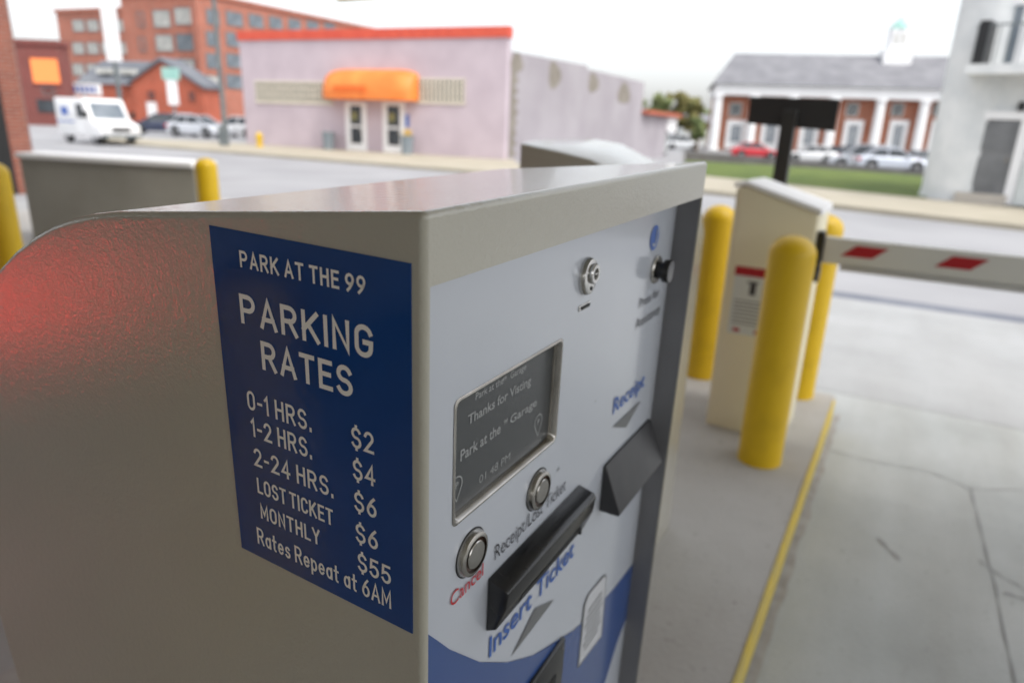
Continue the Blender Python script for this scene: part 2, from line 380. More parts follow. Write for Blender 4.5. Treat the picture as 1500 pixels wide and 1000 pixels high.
# ================================================================== SETTING: ground
def grid_sheet(name, mat, xs, ys, dz, parent=None):
    bm = BM(); V = [[bm.verts.new((x, y, ground_z(x, y) + dz)) for x in xs] for y in ys]
    for j in range(len(ys) - 1):
        for i in range(len(xs) - 1): bm.faces.new((V[j][i], V[j][i + 1], V[j + 1][i + 1], V[j + 1][i]))
    return link(name, bm, mat, parent)
xs = [-900, -400, -200, -120] + list(range(-80, 81, 2)) + [120, 200, 400, 900]
ys = [-300, -100, -40, -10] + list(range(0, 101, 2)) + [130, 180, 260, 400, 900]
struct(grid_sheet('street', M_ROAD, xs, ys, 0))
def draped(name, mat, corners, dz, n=10, thick=0.0):
    """quad A B C D (A-B near edge, D-C far edge) laid over the ground"""
    A, B, C_, D = [Vector(c) for c in corners]; bm = BM(); V = []
    for j in range(n + 1):
        r_ = []
        for i in range(n + 1):
            p = A.lerp(B, i / n).lerp(D.lerp(C_, i / n), j / n); r_.append(bm.verts.new((p.x, p.y, ground_z(p.x, p.y) + dz)))
        V.append(r_)
    fs = [bm.faces.new((V[j][i], V[j][i + 1], V[j + 1][i + 1], V[j + 1][i])) for j in range(n) for i in range(n)]
    if thick:
        r_ = bmesh.ops.extrude_face_region(bm, geom=fs)
        bmesh.ops.translate(bm, vec=(0, 0, -thick), verts=[g for g in r_['geom'] if isinstance(g, bmesh.types.BMVert)])
        bmesh.ops.recalc_face_normals(bm, faces=bm.faces)
    return struct(link(name, bm, mat))
# garage floor (slab), apron ramp down to the street, gutter
bm = BM(); box(bm, -16, 4.10, -6, 13, -.6, 0)
fl = struct(link('garage_floor', bm, M_FLOOR)); fl.rotation_euler = (0, 0, ROTL)
bm = BM(); prism(bm, [(4.115, -.6), (4.115, -.003), (8.5, ZS + .03), (8.5, -.6)], -12, 13, 'y')
ap = struct(link('driveway_apron', bm, M_APRON)); ap.rotation_euler = (0, 0, ROTL)
bm = BM(); prism(bm, [(8.5, -.7), (8.5, ZS + .012), (8.95, ZS + .008), (8.95, -.7)], -40, 40, 'y')
gt = struct(link('gutter', bm, M_ASPH)); gt.rotation_euler = (0, 0, ROTL)
def to_lane(p): return (Vector(p).dot(E1), Vector(p).dot(E2))
def ribbon(parent, pts_px, z, w, mat, name='crack', dz=.002):
    pts = [onz(px, py, z) for px, py in pts_px]; bm = BM(); A = []; B = []
    for i, p in enumerate(pts):
        d = (pts[min(i + 1, len(pts) - 1)] - pts[max(i - 1, 0)]).normalized(); nrm = Vector((-d.y, d.x, 0)) * w * (.5 + .35 * math.sin(i * 2.3))
        for S_, s in ((A, 1), (B, -1)):
            q = p + nrm * s; la, lb = to_lane(q); S_.append(bm.verts.new((la, lb, z + dz)))
    for i in range(len(pts) - 1): bm.faces.new((A[i], B[i], B[i + 1], A[i + 1]))
    return link(name, bm, mat, parent)
def wiggle(pts, k=5, amp=1.5):
    out = []
    for a, b in zip(pts, pts[1:]):
        for i in range(k):
            t = i / k; out.append((a[0] + (b[0] - a[0]) * t + random.uniform(-amp, amp), a[1] + (b[1] - a[1]) * t + random.uniform(-amp, amp)))
    return out + [pts[-1]]
ribbon(fl, wiggle([(1200, 657), (1300, 680), (1360, 690), (1420, 716), (1500, 718)], 4, 1), 0, .0045, M_CRACK)
ribbon(fl, wiggle([(1422, 716), (1440, 790), (1462, 880), (1488, 1010)], 5, 1), 0, .006, M_CRACK)
ribbon(fl, wiggle([(1432, 820), (1465, 842), (1505, 866)], 4, 1), 0, .004, M_CRACK)
ribbon(fl, wiggle([(1286, 788), (1318, 820)], 4, .5), 0, .012, M_SMUDGE, 'scuff_mark')
ribbon(fl, wiggle([(1470, 868), (1510, 880)], 4, .5), 0, .010, M_SMUDGE, 'scuff_mark')
# traffic island with a yellow painted kerb edge
IZ = .15; IE = .155
bm = BM(); prism(bm, [(-3.2, IE), (3.60, IE), (3.62, IE + .02), (3.62, 1.60), (3.60, 1.62), (-3.2, 1.62)], -.02, IZ, 'z', .008)
isl = struct(link('traffic_island', bm, M_ISLAND)); isl.rotation_euler = (0, 0, ROTL)
bm = BM(); box(bm, -3.2, 3.53, IE - .0035, IE + .008, .035, IZ + .0035, .002)
link('kerb_paint', bm, M_YPAINT, isl)['label'] = 'yellow painted edge line along the island kerb'
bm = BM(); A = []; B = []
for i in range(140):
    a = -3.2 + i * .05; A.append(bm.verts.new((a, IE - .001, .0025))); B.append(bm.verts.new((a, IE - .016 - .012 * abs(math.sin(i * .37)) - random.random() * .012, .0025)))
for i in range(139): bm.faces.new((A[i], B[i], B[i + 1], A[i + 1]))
link('kerb_strip', bm, M_KERBSTRIP, fl)  # uneven brown strip on the floor along the foot of the kerb
# raised island on the far side of the entry lane
bm = BM(); prism(bm, [(-2, 4.2), (6.9, 4.2), (6.9, 9.5), (-2, 9.5)], -.02, IZ, 'z', .01)
is2 = struct(link('entry_kerb_island', bm, M_ISLAND)); is2.rotation_euler = (0, 0, ROTL)
# far sidewalks, lawn, lots
def px_quad(name, mat, q, dz, n=12, thick=0): return draped(name, mat, [gnd(*c) for c in q], dz, n, thick)
px_quad('sidewalk', M_WALK, [(1003, 281), (1520, 341), (1520, 314), (1003, 259)], .12, 12, .2)
px_quad('lawn', M_GRASS, [(1003, 259), (1356, 297), (1350, 262), (1003, 238)], .14, 12, .1)
px_quad('parking_lot', M_DIRT, [(1000, 240), (1420, 264), (1400, 232), (1000, 218)], .02)
px_quad('sidewalk', M_WALK, [(150, 210), (780, 262), (745, 232), (150, 203)], .12, 12, .2)
px_quad('side_alley', M_ROAD, [(750, 255), (1000, 262), (1000, 214), (745, 232)], .02)
# ================================================================== THE PARKING KIOSK
KX = Matrix(((0.4936083, -0.86964211, 0.00856955), (0.86947105, 0.49324507, -0.02700728), (0.01925978, 0.02078199, 0.9995985)))
KO = Vector((-0.04217128, 0.31466146, 1.35987832)); KW = .48556; LIP = .0365; KD = .026
S_ = .64
PROF = [(0, 0)] + [(y * S_, z * S_) for y, z in ((.388, -.0445), (.43, -.052), (.472, -.062), (.512, -.0745), (.549, -.0895), (.602, -.115), (.642, -.139), (.695, -.173), (.74, -.209), (.785, -.25), (.825, -.295), (.86, -.345), (.888, -.41), (.905, -.49), (.912, -.60), (.905, -.79), (.89, -.96), (.84, -1.90))] + [(0, -1.216)]
def apply_bool(o, cut):
    md = o.modifiers.new('b', 'BOOLEAN'); md.object = cut; md.solver = 'EXACT'
    dg = bpy.context.evaluated_depsgraph_get(); me = bpy.data.meshes.new_from_object(o.evaluated_get(dg))
    o.modifiers.clear(); old = o.data; o.data = me; bpy.data.meshes.remove(old)
def sharpen(o, ang=32):
    bm = BM(); bm.from_mesh(o.data)
    for f in bm.faces: f.smooth = True
    for e in bm.edges: e.smooth = not (len(e.link_faces) == 2 and e.calc_face_angle(0) > R(ang))
    bm.to_mesh(o.data); bm.free()
def make_kiosk(label, sign=True):
    """local frame: x along the front (width), y into the cabinet, z up; origin at the top front corner"""
    root = thing('parking_kiosk', label, 'pay station')
    bm = BM(); prism(bm, PROF, 0, KW, 'x')
    es = [e for e in bm.edges if abs(e.verts[0].co.x - e.verts[1].co.x) < 1e-6 or (abs(e.verts[0].co.y) < 1e-6 and abs(e.verts[1].co.y) < 1e-6)]
    es = [e for e in es if not (e.verts[0].co.z < -1.2 and e.verts[1].co.z < -1.2)]
    bmesh.ops.bevel(bm, geom=es, offset=.0042, segments=4, affect='EDGES', profile=.5)
    body = link('cabinet', bm, M_CAB, root)
    cb = BM(); box(cb, .0045, KW - .0045, -.02, KD + .014, -1.14, -LIP); cut = link('cut', cb, M_CAB)
    apply_bool(body, cut); bpy.data.objects.remove(cut); sharpen(body, 50); wn = body.modifiers.new('weighted', 'WEIGHTED_NORMAL'); wn.keep_sharp = True; wn.weight = 100
    bm = BM(); box(bm, KW - .0054, KW - .0047, .0015, KD - .0005, -1.137, -LIP - .0008); link('added_dark_plate', bm, M_DARKPLATE, root)['label'] = 'dark grey plate added on the inner wing face'  # added thin plate, its dark grey darkens the wing's inner face
    # back plinth and base
    bm = BM(); box(bm, .02, KW - .02, .03, .50, -1.23, -1.2, .002); link('base_plate', bm, M_GREYP, root)
    # front panel with a screen opening
    bm = BM(); box(bm, .0048, KW - .0048, KD, KD + .003, -1.138, -LIP - .0004); pn = link('front_panel', bm, M_WHITEP, root)
    SX0, SX1, SZ0, SZ1 = .0665, .2135, -.2150, -.1272
    rc = .005
    pts = []
    for cx, cz, a in ((SX1 - rc, SZ1 - rc, 0), (SX0 + rc, SZ1 - rc, 90), (SX0 + rc, SZ0 + rc, 180), (SX1 - rc, SZ0 + rc, 270)):
        pts += [(cx + rc * math.cos(R(a + k * 22.5)), cz + rc * math.sin(R(a + k * 22.5))) for k in range(5)]
    cb = BM(); prism(cb, pts, KD - .01, KD + .02, 'y'); cut = link('cut', cb, M_CAB); apply_bool(pn, cut); bpy.data.objects.remove(cut)
    # bevelled bezel ring
    bm = BM(); n = len(pts)
    cxm, czm = (SX0 + SX1) / 2, (SZ0 + SZ1) / 2
    def off(p, d): return (p[0] + (d if p[0] > cxm else -d), p[1] + (d if p[1] > czm else -d))
    rings = [[bm.verts.new((off(p, d)[0], y, off(p, d)[1])) for p in pts] for d, y in ((.0022, KD - .0004), (.0008, KD - .0012), (-.0006, KD - .0006), (-.0012, KD + .0075))]
    for A, B in zip(rings, rings[1:]):
        for i in range(n): bm.faces.new((A[i], A[(i + 1) % n], B[(i + 1) % n], B[i]))
    link('screen_bezel', bm, M_STEEL, pn, 40)
    bm = BM(); box(bm, SX0 - .002, SX1 + .002, KD + .0066, KD + .0115, SZ0 - .002, SZ1 + .002)
    lcd = link('screen', bm, M_LCD, root); yl = KD + .0062
    font_plane('Park at the    Garage', .0985, .1675, -.1405, -.1335, yl, M_LCDT, lcd, .012)
    font_plane('99', .1335, .1385, -.1375, -.1340, yl - .0001, M_LCDT, lcd, .012)
    font_plane('Thanks for Visting', .0900, .1765, -.1562, -.1465, yl, M_LCDT, lcd, .018)
    font_plane('Park at the', .0820, .1335, -.1775, -.1690, yl, M_LCDT, lcd, .018)
    font_plane('99', .1378, .1432, -.1730, -.1690, yl, M_LCDT, lcd, .018)
    font_plane('Garage', .1470, .1885, -.1782, -.1692, yl, M_LCDT, lcd, .018)
    font_plane('01 48 PM', .1065, .1495, -.2065, -.2000, yl, M_LCDT, lcd, .0)
    for cx, cz in ((.0785, -.1935), (.1935, -.1925)):                    # map-pin emblems, a P in a ring
        bm = BM(); r_o, r_i = .0068, .0056
        A = [bm.verts.new((cx + r_o * math.cos(t), yl, cz + r_o * math.sin(t))) for t in [R(-35 + k * 250 / 20) for k in range(21)]]
        B = [bm.verts.new((cx + r_i * math.cos(t), yl, cz + r_i * math.sin(t))) for t in [R(-35 + k * 250 / 20) for k in range(21)]]
        for i in range(20): bm.faces.new((A[i], A[i + 1], B[i + 1], B[i]))
        tip, tip2 = bm.verts.new((cx, yl, cz - .0135)), bm.verts.new((cx, yl, cz - .0115))
        bm.faces.new((A[0], B[0], tip2, tip)); bm.faces.new((A[-1], tip, tip2, B[-1]))
        link('pin_emblem', bm, M_LCDT, lcd)
        font_plane('P', cx - .0016, cx + .0020, cz - .0025, cz + .0025, yl, M_LCDT, lcd, .02)
    # printed blue wave
    up = [(.0052, -.228), (.02, -.254), (.0354, -.2791), (.0491, -.2965), (.064, -.316), (.0837, -.338), (.105, -.361), (.1267, -.380), (.150, -.3985), (.1724, -.4139), (.200, -.4315), (.2289, -.4477), (.262, -.4625), (.2951, -.475), (.3522, -.4915), (.4159, -.5027), (.4805, -.5085)]
    lo = [(.4805, -.5955), (.4545, -.6105), (.4316, -.632), (.4188, -.655), (.400, -.69), (.38, -.74), (.36, -.82), (.35, -.95), (.345, -1.13), (.0052, -1.13)]
    yp = KD - .0005
    bm = BM()
    up2 = [(x, -1.13 if x < .345 else z) for x, z in up]
    f = poly(bm, [(x, yp, z) for x, z in up + lo]); bmesh.ops.triangulate(bm, faces=[f])
    link('wave_print', bm, M_BLUEG, pn)
    yt = KD - .0009
    font_plane('Cancel', .0635, .1050, -.2800, -.2685, yt, M_TXTR, pn)
    font_plane('Receipt/Lost Ticket', .1215, .2425, -.2818, -.2645, yt, M_TXTK, pn, -.008)
    font_plane('Insert Ticket', .1185, .2755, -.3690, -.3480, yt, M_TXTB, pn, .012)
    font_plane('Receipt', .3455, .4370, -.2490, -.2260, yt, M_TXTB, pn, .010)
    font_plane('Press for', .3900, .4520, -.1425, -.1320, yt, M_TXTK, pn)
    font_plane('Assistance', .3860, .4610, -.1640, -.1530, yt, M_TXTK, pn)
    bm = BM(); poly(bm, [(.1560, yt, -.3975), (.2370, yt, -.3945), (.1975, yt, -.3760)]); link('arrow_print', bm, M_TXTG, pn)
    bm = BM(); poly(bm, [(.3500, yt, -.2590), (.3915, yt, -.2765), (.4310, yt, -.2590)]); link('arrow_print', bm, M_TXTG, pn)
    # small printed marks
    for x, z, t in ((.2949, -.2098, '*'), (.2242, -.2484, '"')):
        font_plane(t, x - .002, x + .002, z - .0015, z + .0015, yt, M_TXTG, pn)
    # info label, top corners clipped
    cpt = [(.3150, -.5440), (.3860, -.5530), (.3805, -.4620), (.3720, -.4540), (.3260, -.4500), (.3160, -.4580)]
    bm = BM(); f = poly(bm, [(x, yt, z) for x, z in cpt]); lb = link('info_label', bm, M_TXTG, pn)
    cx = sum(p[0] for p in cpt) / 6; cz = sum(p[1] for p in cpt) / 6
    bm = BM(); poly(bm, [(cx + (x - cx) * .90, yt - .0003, cz + (z - cz) * .95) for x, z in cpt]); lb2 = link('label_face', bm, M_CARD, lb)
    bm = BM()
    for i in range(7):
        z = -.476 - i * .0088; w = .019 + .003 * ((i * 7) % 3)
        poly(bm, [(.349 - w, yt - .0006, z - .0015), (.349 + w, yt - .0006, z - .0015), (.349 + w, yt - .0006, z + .0015), (.349 - w, yt - .0006, z + .0015)])
    link('print_line', bm, M_TXTG, lb)
    # helper: lathed thing whose axis is -y
    MY = Matrix.Rotation(R(90), 4, 'X')
    def knob(name, prof, x, z, mat, parent, sx=1, n=40, y=KD):
        bm = BM(); lathe(bm, prof, n, MY, (x, y, z)); o = link(name, bm, mat, parent, 35); return o
    # stainless push buttons
    for x, z in ((.1865, -.2490), (.0880, -.2497)):
        b_ = knob('push_button', [(.0174, 0), (.0174, .0014), (.0162, .0044), (.0144, .0054), (.0132, .0054), (.0130, .0022)], x, z, M_STEEL, root)
        knob('button_ring', [(.0131, .0020), (.0100, .0020)], x, z, M_AMBER, b_)
        knob('button_cap', [(.0104, .0018), (.0104, .0050), (.0098, .0056), (.0, .0058)], x, z, M_STEEL, b_)
        knob('button_shadow_gap', [(.0186, .0002), (.0176, .0002)], x, z, M_DARK, b_)
    # key lock: oval chrome escutcheon with a swivel cover
    bm = BM(); lathe(bm, [(.0158, 0), (.0158, .003), (.0145, .0052), (.0128, .0058), (0, .0058)], 40, Matrix.Scale(.86, 4, (1, 0, 0)) @ MY, (.2500, KD, -.0818)); lk = link('key_lock', bm, M_CHROME, root, 35)
    bm = BM(); lathe(bm, [(.0084, .0056), (.0084, .0082), (.0076, .0092), (.0048, .0092), (.0044, .0074), (0, .0074)], 32, MY, (.2505, KD, -.0790)); link('lock_barrel', bm, M_CHROME, lk, 35)
    bm = BM(); box(bm, .2494, .2516, KD - .0078, KD - .0073, -.0828, -.0752); link('keyhole', bm, M_DARK, lk)
    bm = BM(); lathe(bm, [(.0017, .0058), (.0017, .0064), (0, .0066)], 12, MY, (.2505, KD, -.0915)); link('lock_rivet', bm, M_DARK, lk)
    bm = BM(); box(bm, .2405, .2625, KD - .0012, KD + .001, -.1105, -.1052, .0009); s_ = link('latch_slot', bm, M_CHROME, root)
    bm = BM(); box(bm, .2440, .2600, KD - .0020, KD - .0010, -.1090, -.1066); link('slot_opening', bm, M_DARK, s_)
    # help button and its round pictogram
    knob('pictogram', [(.0128, .0006), (0, .0006)], .4150, -.0738, M_TXTB, pn)
    bm = BM(); y = KD - .0012
    A = [bm.verts.new((.4145 + .0062 * math.cos(R(t)), y, -.0775 + .0050 * math.sin(R(t)))) for t in range(-170, 21, 19)]
    B = [bm.verts.new((.4145 + .0036 * math.cos(R(t)), y, -.0775 + .0026 * math.sin(R(t)))) for t in range(-170, 21, 19)]
    for i in range(len(A) - 1): bm.faces.new((A[i], A[i + 1], B[i + 1], B[i]))
    box(bm, .4185, .4208, y - .0002, y + .0002, -.0765, -.0655)
    link('pictogram_figure', bm, M_WHITEP, pn)
    hb = knob('help_button', [(.0150, 0), (.0150, .0022), (.0138, .0034), (.0095, .0034)], .4300, -.1090, M_STEEL, root)
    knob('button_cap', [(.0088, .003), (.0088, .0085), (.0118, .0100), (.0122, .0150), (.0112, .0172), (.0, .0178)], .4300, -.1090, M_BLACKP, hb)
    # ticket slot: projecting black bezel, mouth in its lower face
    x0, x1 = .1130, .2760
    prof = [(KD, -.2885), (KD - .0155, -.2925), (KD - .0185, -.2955), (KD - .0165, -.3120), (KD - .009, -.3330), (KD, -.3385)]
    bm = BM(); prism(bm, prof, x0, x1, 'x', .0016, 3); tk = link('ticket_slot', bm, M_BLACKP, root, 40)
    bm = BM(); a = Vector((0, KD - .0165, -.3120)); b = Vector((0, KD - .009, -.3330)); nn = Vector((0, -(b - a).z * -1, (b - a).y)).normalized()
    nn = Vector((0, -.94, -.34))
    for (s0, s1, e, xa, xb) in ((.22, .80, .0004, x0 + .030, x1 - .018),):
        p0 = a.lerp(b, s0); p1 = a.lerp(b, s1)
        poly(bm, [(xa, *(p0 + nn * e)[1:]), (xb, *(p0 + nn * e)[1:]), (xb, *(p1 + nn * e)[1:]), (xa, *(p1 + nn * e)[1:])])
    link('slot_mouth', bm, M_DARK, tk)
    # raised guide tabs at the end of the mouth
    bm = BM(); p0 = a.lerp(b, .1); p1 = a.lerp(b, .9)
    for xc in (x1 - .018,): box(bm, xc - .0016, xc + .0016, p1.y - .004, p1.y + .004, p1.z + .002, p1.z + .008, .0005)
    link('slot_guide', bm, M_GREYP, tk)
    # receipt cover: wedge-shaped hood
    bm = BM(); prism(bm, [(KD, -.2965), (KD - .0030, -.2960), (KD - .0235, -.3470), (KD - .0215, -.3500), (KD, -.3505)], .3350, .4700, 'x', .0014, 3)
    link('receipt_cover', bm, M_GREYP, root, 40)
    # coin / card mouth near the bottom
    bm = BM(); box(bm, .155, .2655, KD - .0050, KD + .001, -.60, -.4585, .003, 3); cm = link('coin_unit', bm, M_BLACKP, root, 40)
    bm = BM(); box(bm, .172, .2460, KD - .0056, KD - .0049, -.585, -.4900); link('coin_mouth', bm, M_DARK, cm)
    for x, z in ((.2575, -.4665), (.2575, -.592)):
        bm = BM(); lathe(bm, [(.002, .0050), (.002, .0056), (0, .0058)], 10, MY, (x, KD, z)); link('screw', bm, M_STEEL, cm)
    if sign:
        bm = BM(); box(bm, -.0006, .0002, .0076, .1532, -.2438, -.0252); sg = link('rate_sign', bm, M_SIGN, root); sg['label'] = 'dark blue rate sign with pale lettering'
        def st(text, ya, yb, z, h, sw, gap=.24, space=.42):
            bm = stroke_text(text, ya - yb, h, sw, gap, space)
            for v in bm.verts: v.co = Vector((-.0010 - v.co.z, ya - v.co.x, z + v.co.y))
            link('lettering', bm, M_SILVER, sg)
        st('PARK AT THE 99', .1288, .0358, -.0458, .0098, .00160, .26, .30)
        st('PARKING', .1322, .0318, -.0796, .0180, .00285, .24)
        st('RATES', .1172, .0468, -.1052, .0180, .00285, .24)
        st('0-1 HRS.', .1333, .0795, -.1350, .0128, .00178, .26, .34)
        st('1-2 HRS.', .1320, .0805, -.1530, .0128, .00178, .26, .34)
        st('2-24 HRS.', .1318, .0648, -.1735, .0128, .00178, .26, .34)
        st('LOST TICKET', .1312, .0660, -.1930, .0112, .00165, .26, .22)
        st('MONTHLY', .1302, .0778, -.2116, .0112, .00165, .28)
        st('$2', .0493, .0330, -.1350, .0128, .00178, .26)
        st('$4', .0490, .0326, -.1550, .0128, .00178, .26)
        st('$6', .0488, .0322, -.1755, .0128, .00178, .26)
        st('$6', .0486, .0318, -.1965, .0128, .00178, .26)
        st('$55', .0478, .0226, -.2165, .0128, .00178, .26)
        st('Rates Repeat at 6AM', .1356, .0226, -.2330, .0128, .00155, .24, .34)
    return root
k1 = make_kiosk('cream pay station in the foreground with blue parking rate sign on its side')
k1.matrix_world = Matrix.Translation(KO) @ KX.to_4x4()
# second terminal, narrower at its entry-lane front, with a curved back; same paint
k2 = thing('entry_terminal', 'second pay station behind the large one, only its pale curved top and edge showing', 'pay station', (0, 0, 0), ROTL)
near = [(.848, 1.353), (.75, 1.340), (.66, 1.325), (.60, 1.303), (.555, 1.272), (.525, 1.228), (.508, 1.17), (.502, 1.10), (.50, IZ)]
far = [(1.055, 1.356), (.95, 1.360), (.865, 1.362), (.78, 1.353), (.69, 1.316), (.585, 1.262), (.525, 1.212), (.503, 1.12), (.50, IZ)]
bm = BM(); Np = [bm.verts.new((1.50, b, z)) for b, z in near] + [bm.verts.new((1.50, .848, IZ))]; Fp = [bm.verts.new((1.984, b, z)) for b, z in far] + [bm.verts.new((1.984, 1.055, IZ))]
fs = [bm.faces.new(Np), bm.faces.new(Fp[::-1])] + [bm.faces.new((Np[i], Fp[i], Fp[(i + 1) % 10], Np[(i + 1) % 10])) for i in range(10)]
bmesh.ops.recalc_face_normals(bm, faces=fs); bmesh.ops.bevel(bm, geom=list({e for f in fs[:2] for e in f.edges}), offset=.004, segments=3, affect='EDGES', profile=.5)
link('cabinet', bm, M_CAB, k2, 30)
bm = BM(); V = []
for t, z in ((.06, .45), (.94, .45), (.94, 1.30), (.06, 1.30)):
    V.append(Vector((1.50 + .484 * t, .848 + .207 * t, z)) + Vector((-.39, .92, 0)) * .004)
bm.faces.new([bm.verts.new(v) for v in V]); link('front_panel', bm, M_WHITEP, k2)
# ================================================================== BOLLARDS
def bollard_mesh():
    bm = BM(); r = .083; h = .90
    prof = [(r, -.01)] + [(r, h - r * .85)] + [(r * math.cos(R(a)), h - r * .85 + r * .85 * math.sin(R(a))) for a in range(9, 90, 9)] + [(0, h)]
    lathe(bm, prof, 40); me = link('bollard', bm, M_YEL, None, 30); return me
BG = 'yellow bollards around the kiosks'
b0 = bollard_mesh(); first = True
def place_bollard(p, label):
    global first
    o = b0 if first else b0.copy()
    if not first: C.objects.link(o)
    first = False; o.location = p; tag(o, label, 'bollard', BG); return o
place_bollard(L(2.655, .345, IZ), 'yellow bollard nearest the camera, right in front of the cream barrier box')
place_bollard(L(3.50, .82, IZ), 'yellow bollard partly hidden by the big pay station, left of the cream barrier box')
place_bollard(L(3.51, .335, IZ), 'yellow bollard right of the barrier box, half hidden behind the nearest bollard and gate arm')
p = at(301, 240, 5.35); place_bollard(Vector((p.x, p.y, IZ)), 'yellow bollard at the right end of the low concrete wall')
p = at(-10, 250, 4.25); place_bollard(Vector((p.x, p.y, IZ)), 'yellow bollard cut off by the left edge of the photo')
place_bollard(L(-.45, 1.2, IZ), 'yellow bollard behind the camera beside the pay station')
# ================================================================== BARRIER GATE
hb = thing('barrier_gate', 'cream parking barrier box with its white and red striped arm lowered', 'barrier gate', L(2.885, .30, IZ), ROTL)
HW, HD, HH = .325, .34, .99   # along e2 (left), along e1
bm = BM()   # x away from camera, y to the left
prism(bm, [(0, 0), (HW, 0), (HW, HH + .075), (0, HH - .012)], 0, HD, 'x') if False else None
pr = [(0, -.01), (HW, -.01), (HW, HH + .045), (HW - .04, HH + .055), (.02, HH - .025), (0, HH - .045)]
prism(bm, [(a, b) for a, b in pr], 0, HD, 'x', .012, 3)
link('housing', bm, M_HOUS, hb, 30)
bm = BM(); prism(bm, [(-.008, HH - .035), (-.004, HH - .012), (HW - .04, HH + .072), (HW + .008, HH + .062), (HW + .008, HH + .045), (HW - .04, HH + .056), (.02, HH - .024)], -.008, HD + .008, 'x'); link('lid', bm, M_WHITE, hb)
bm = BM(); box(bm, .01, HD - .01, .01, HW - .01, -.02, -.0); link('base_gap', bm, M_DARK, hb)
# warning sticker
ST = thing  # (parts below are children of the barrier)
y1_, y0_ = .285, .125; z1_, z0_ = .722, .435
bm = BM(); box(bm, -.0015, .001, y0_, y1_, z0_, z1_); stk = link('warning_sticker', bm, M_SIDING, hb); stk['label'] = 'white warning sticker with red header'
bm = BM(); box(bm, -.0022, -.0015, y0_, y1_, z1_ - .038, z1_); link('sticker_header', bm, M_ARMR, stk)
bm = BM(); box(bm, -.0022, -.0015, y0_ + .068, y0_ + .092, z1_ - .115, z1_ - .06); box(bm, -.0022, -.0015, y0_ + .060, y0_ + .105, z1_ - .066, z1_ - .058); link('sticker_pictogram', bm, M_TXTK, stk)
bm = BM()
for i in range(7): box(bm, -.0021, -.0016, y0_ + .01, y1_ - .012, z0_ + .045 + i * .016, z0_ + .050 + i * .016)
link('print_line', bm, M_TXTG, stk)
bm = BM(); box(bm, -.0022, -.0015, y1_ - .05, y1_ - .022, z0_ + .01, z0_ + .025); box(bm, -.0022, -.0015, y0_ + .022, y0_ + .05, z0_ + .01, z0_ + .025); link('sticker_mark', bm, M_ARMR, stk)
# arm, flange
az0, az1 = .772, .880
bm = BM(); box(bm, .02, .055, -3.1, -.032, az0, az1 - .006, .005); arm = link('gate_arm', bm, M_ARMW, hb)
for i in range(8):
    yc = -.095 - i * .315
    bm = BM(); prism(bm, [(yc, az0 + .036), (yc - .11, az0 + .036), (yc - .16, az0 + .080), (yc - .05, az0 + .080)], .0182, .0200, 'x'); link('red_stripe', bm, M_ARMR, arm)
bm = BM(); box(bm, .014, .061, -3.1, -.10, az0 - .022, az0 - .001, .006); link('rubber_edge', bm, M_RUB, arm)
bm = BM(); box(bm, .010, .070, -.030, -.001, az0 - .02, az1 + .012, .004); link('arm_flange', bm, M_BLK2, hb)
bm = BM(); tube(bm, (.05, -.03, az0 - .05), (.05, .0, az0 - .05), .035, 16); link('drive_shaft', bm, M_BLK2, hb)
# black sign on a black post behind the barrier box
p = L(3.886, .60, 0)
sp = thing('sign_on_post', 'back of a black rectangular sign on a black square post behind the barrier box', 'sign', L(3.886, .625, 0), ROTL)
bm = BM(); box(bm, -.03, .03, -.035, .035, 0, 1.51, .004); link('post', bm, M_BLK2, sp)
bm = BM(); prism(bm, [(-.218, 1.4175), (.212, 1.4415), (.214, 1.5765), (-.218, 1.5690)], .032, .05, 'x', .002); link('sign_board', bm, M_BLK, sp)
# ================================================================== LOW CONCRETE WALL at the entry lane
A = at(27, 225, 6.35); B = at(283, 238.5, 5.95); A.z = B.z = IZ
d = (B - A); rz = math.atan2(d.y, d.x); ln = d.length
top = at(150, 231, 6.1).z - IZ
w_ = thing('low_wall', 'low grey concrete wall with a pale top behind the left bollards', 'wall', A, rz)
bm = BM(); box(bm, 0, ln, 0, .30, -.01, top - .05, .008); link('wall_block', bm, M_BARW, w_)
bm = BM(); box(bm, -.03, ln, -.02, .32, top - .05, top, .01); link('coping', bm, M_WHITE, w_)
# ================================================================== CLEARANCE BAR and GARAGE SHELL
p = at(489, -3, 3.85)
cb = thing('clearance_bar', 'yellow clearance bar end hanging at the very top of the photo', 'clearance bar', p, ROTL)
bm = BM(); m = Matrix.Rotation(R(90), 4, 'X'); r_ = .055
lathe(bm, [(0, 0), (r_ * .6, .008), (r_, .04), (r_, 3.0), (r_ * .6, 3.03), (0, 3.04)], 24, m, (0, 0, r_ * .6)); link('bar', bm, M_YEL, cb, 40)
bm = BM()
for yy in (-.4, -2.6): tube(bm, (0, yy, .08), (0, yy, 3.1 - p.z), .008, 8)
link('hanger', bm, M_STEEL, cb)
gs = thing('parking_garage', 'concrete parking garage shell around the camera', 'building', (0, 0, 0), ROTL)
bm = BM(); box(bm, -16, 3.0, -4.3, 13, 3.1, 3.6); link('ceiling', bm, M_DARKIN, gs)
bm = BM(); box(bm, -16.3, -16, -4.6, 13.3, -.02, 1.1); link('rear_wall', bm, M_DARKIN, gs)
bm = BM(); box(bm, -16, 1.5, -4.6, -4.3, -.02, 1.1); link('side_wall', bm, M_DARKIN, gs)
bm = BM(); box(bm, -16, 1.5, 13, 13.3, -.02, 1.1); link('side_wall', bm, M_DARKIN, gs)
for a, b in ((-5, -3.9), (-5, 10.5), (-10, -3.9), (-10, 3.5), (-10, 10.5)):
    bm = BM(); box(bm, a - .25, a + .25, b - .25, b + .25, 0.002, 3.098); link('column', bm, M_DARKIN, gs)
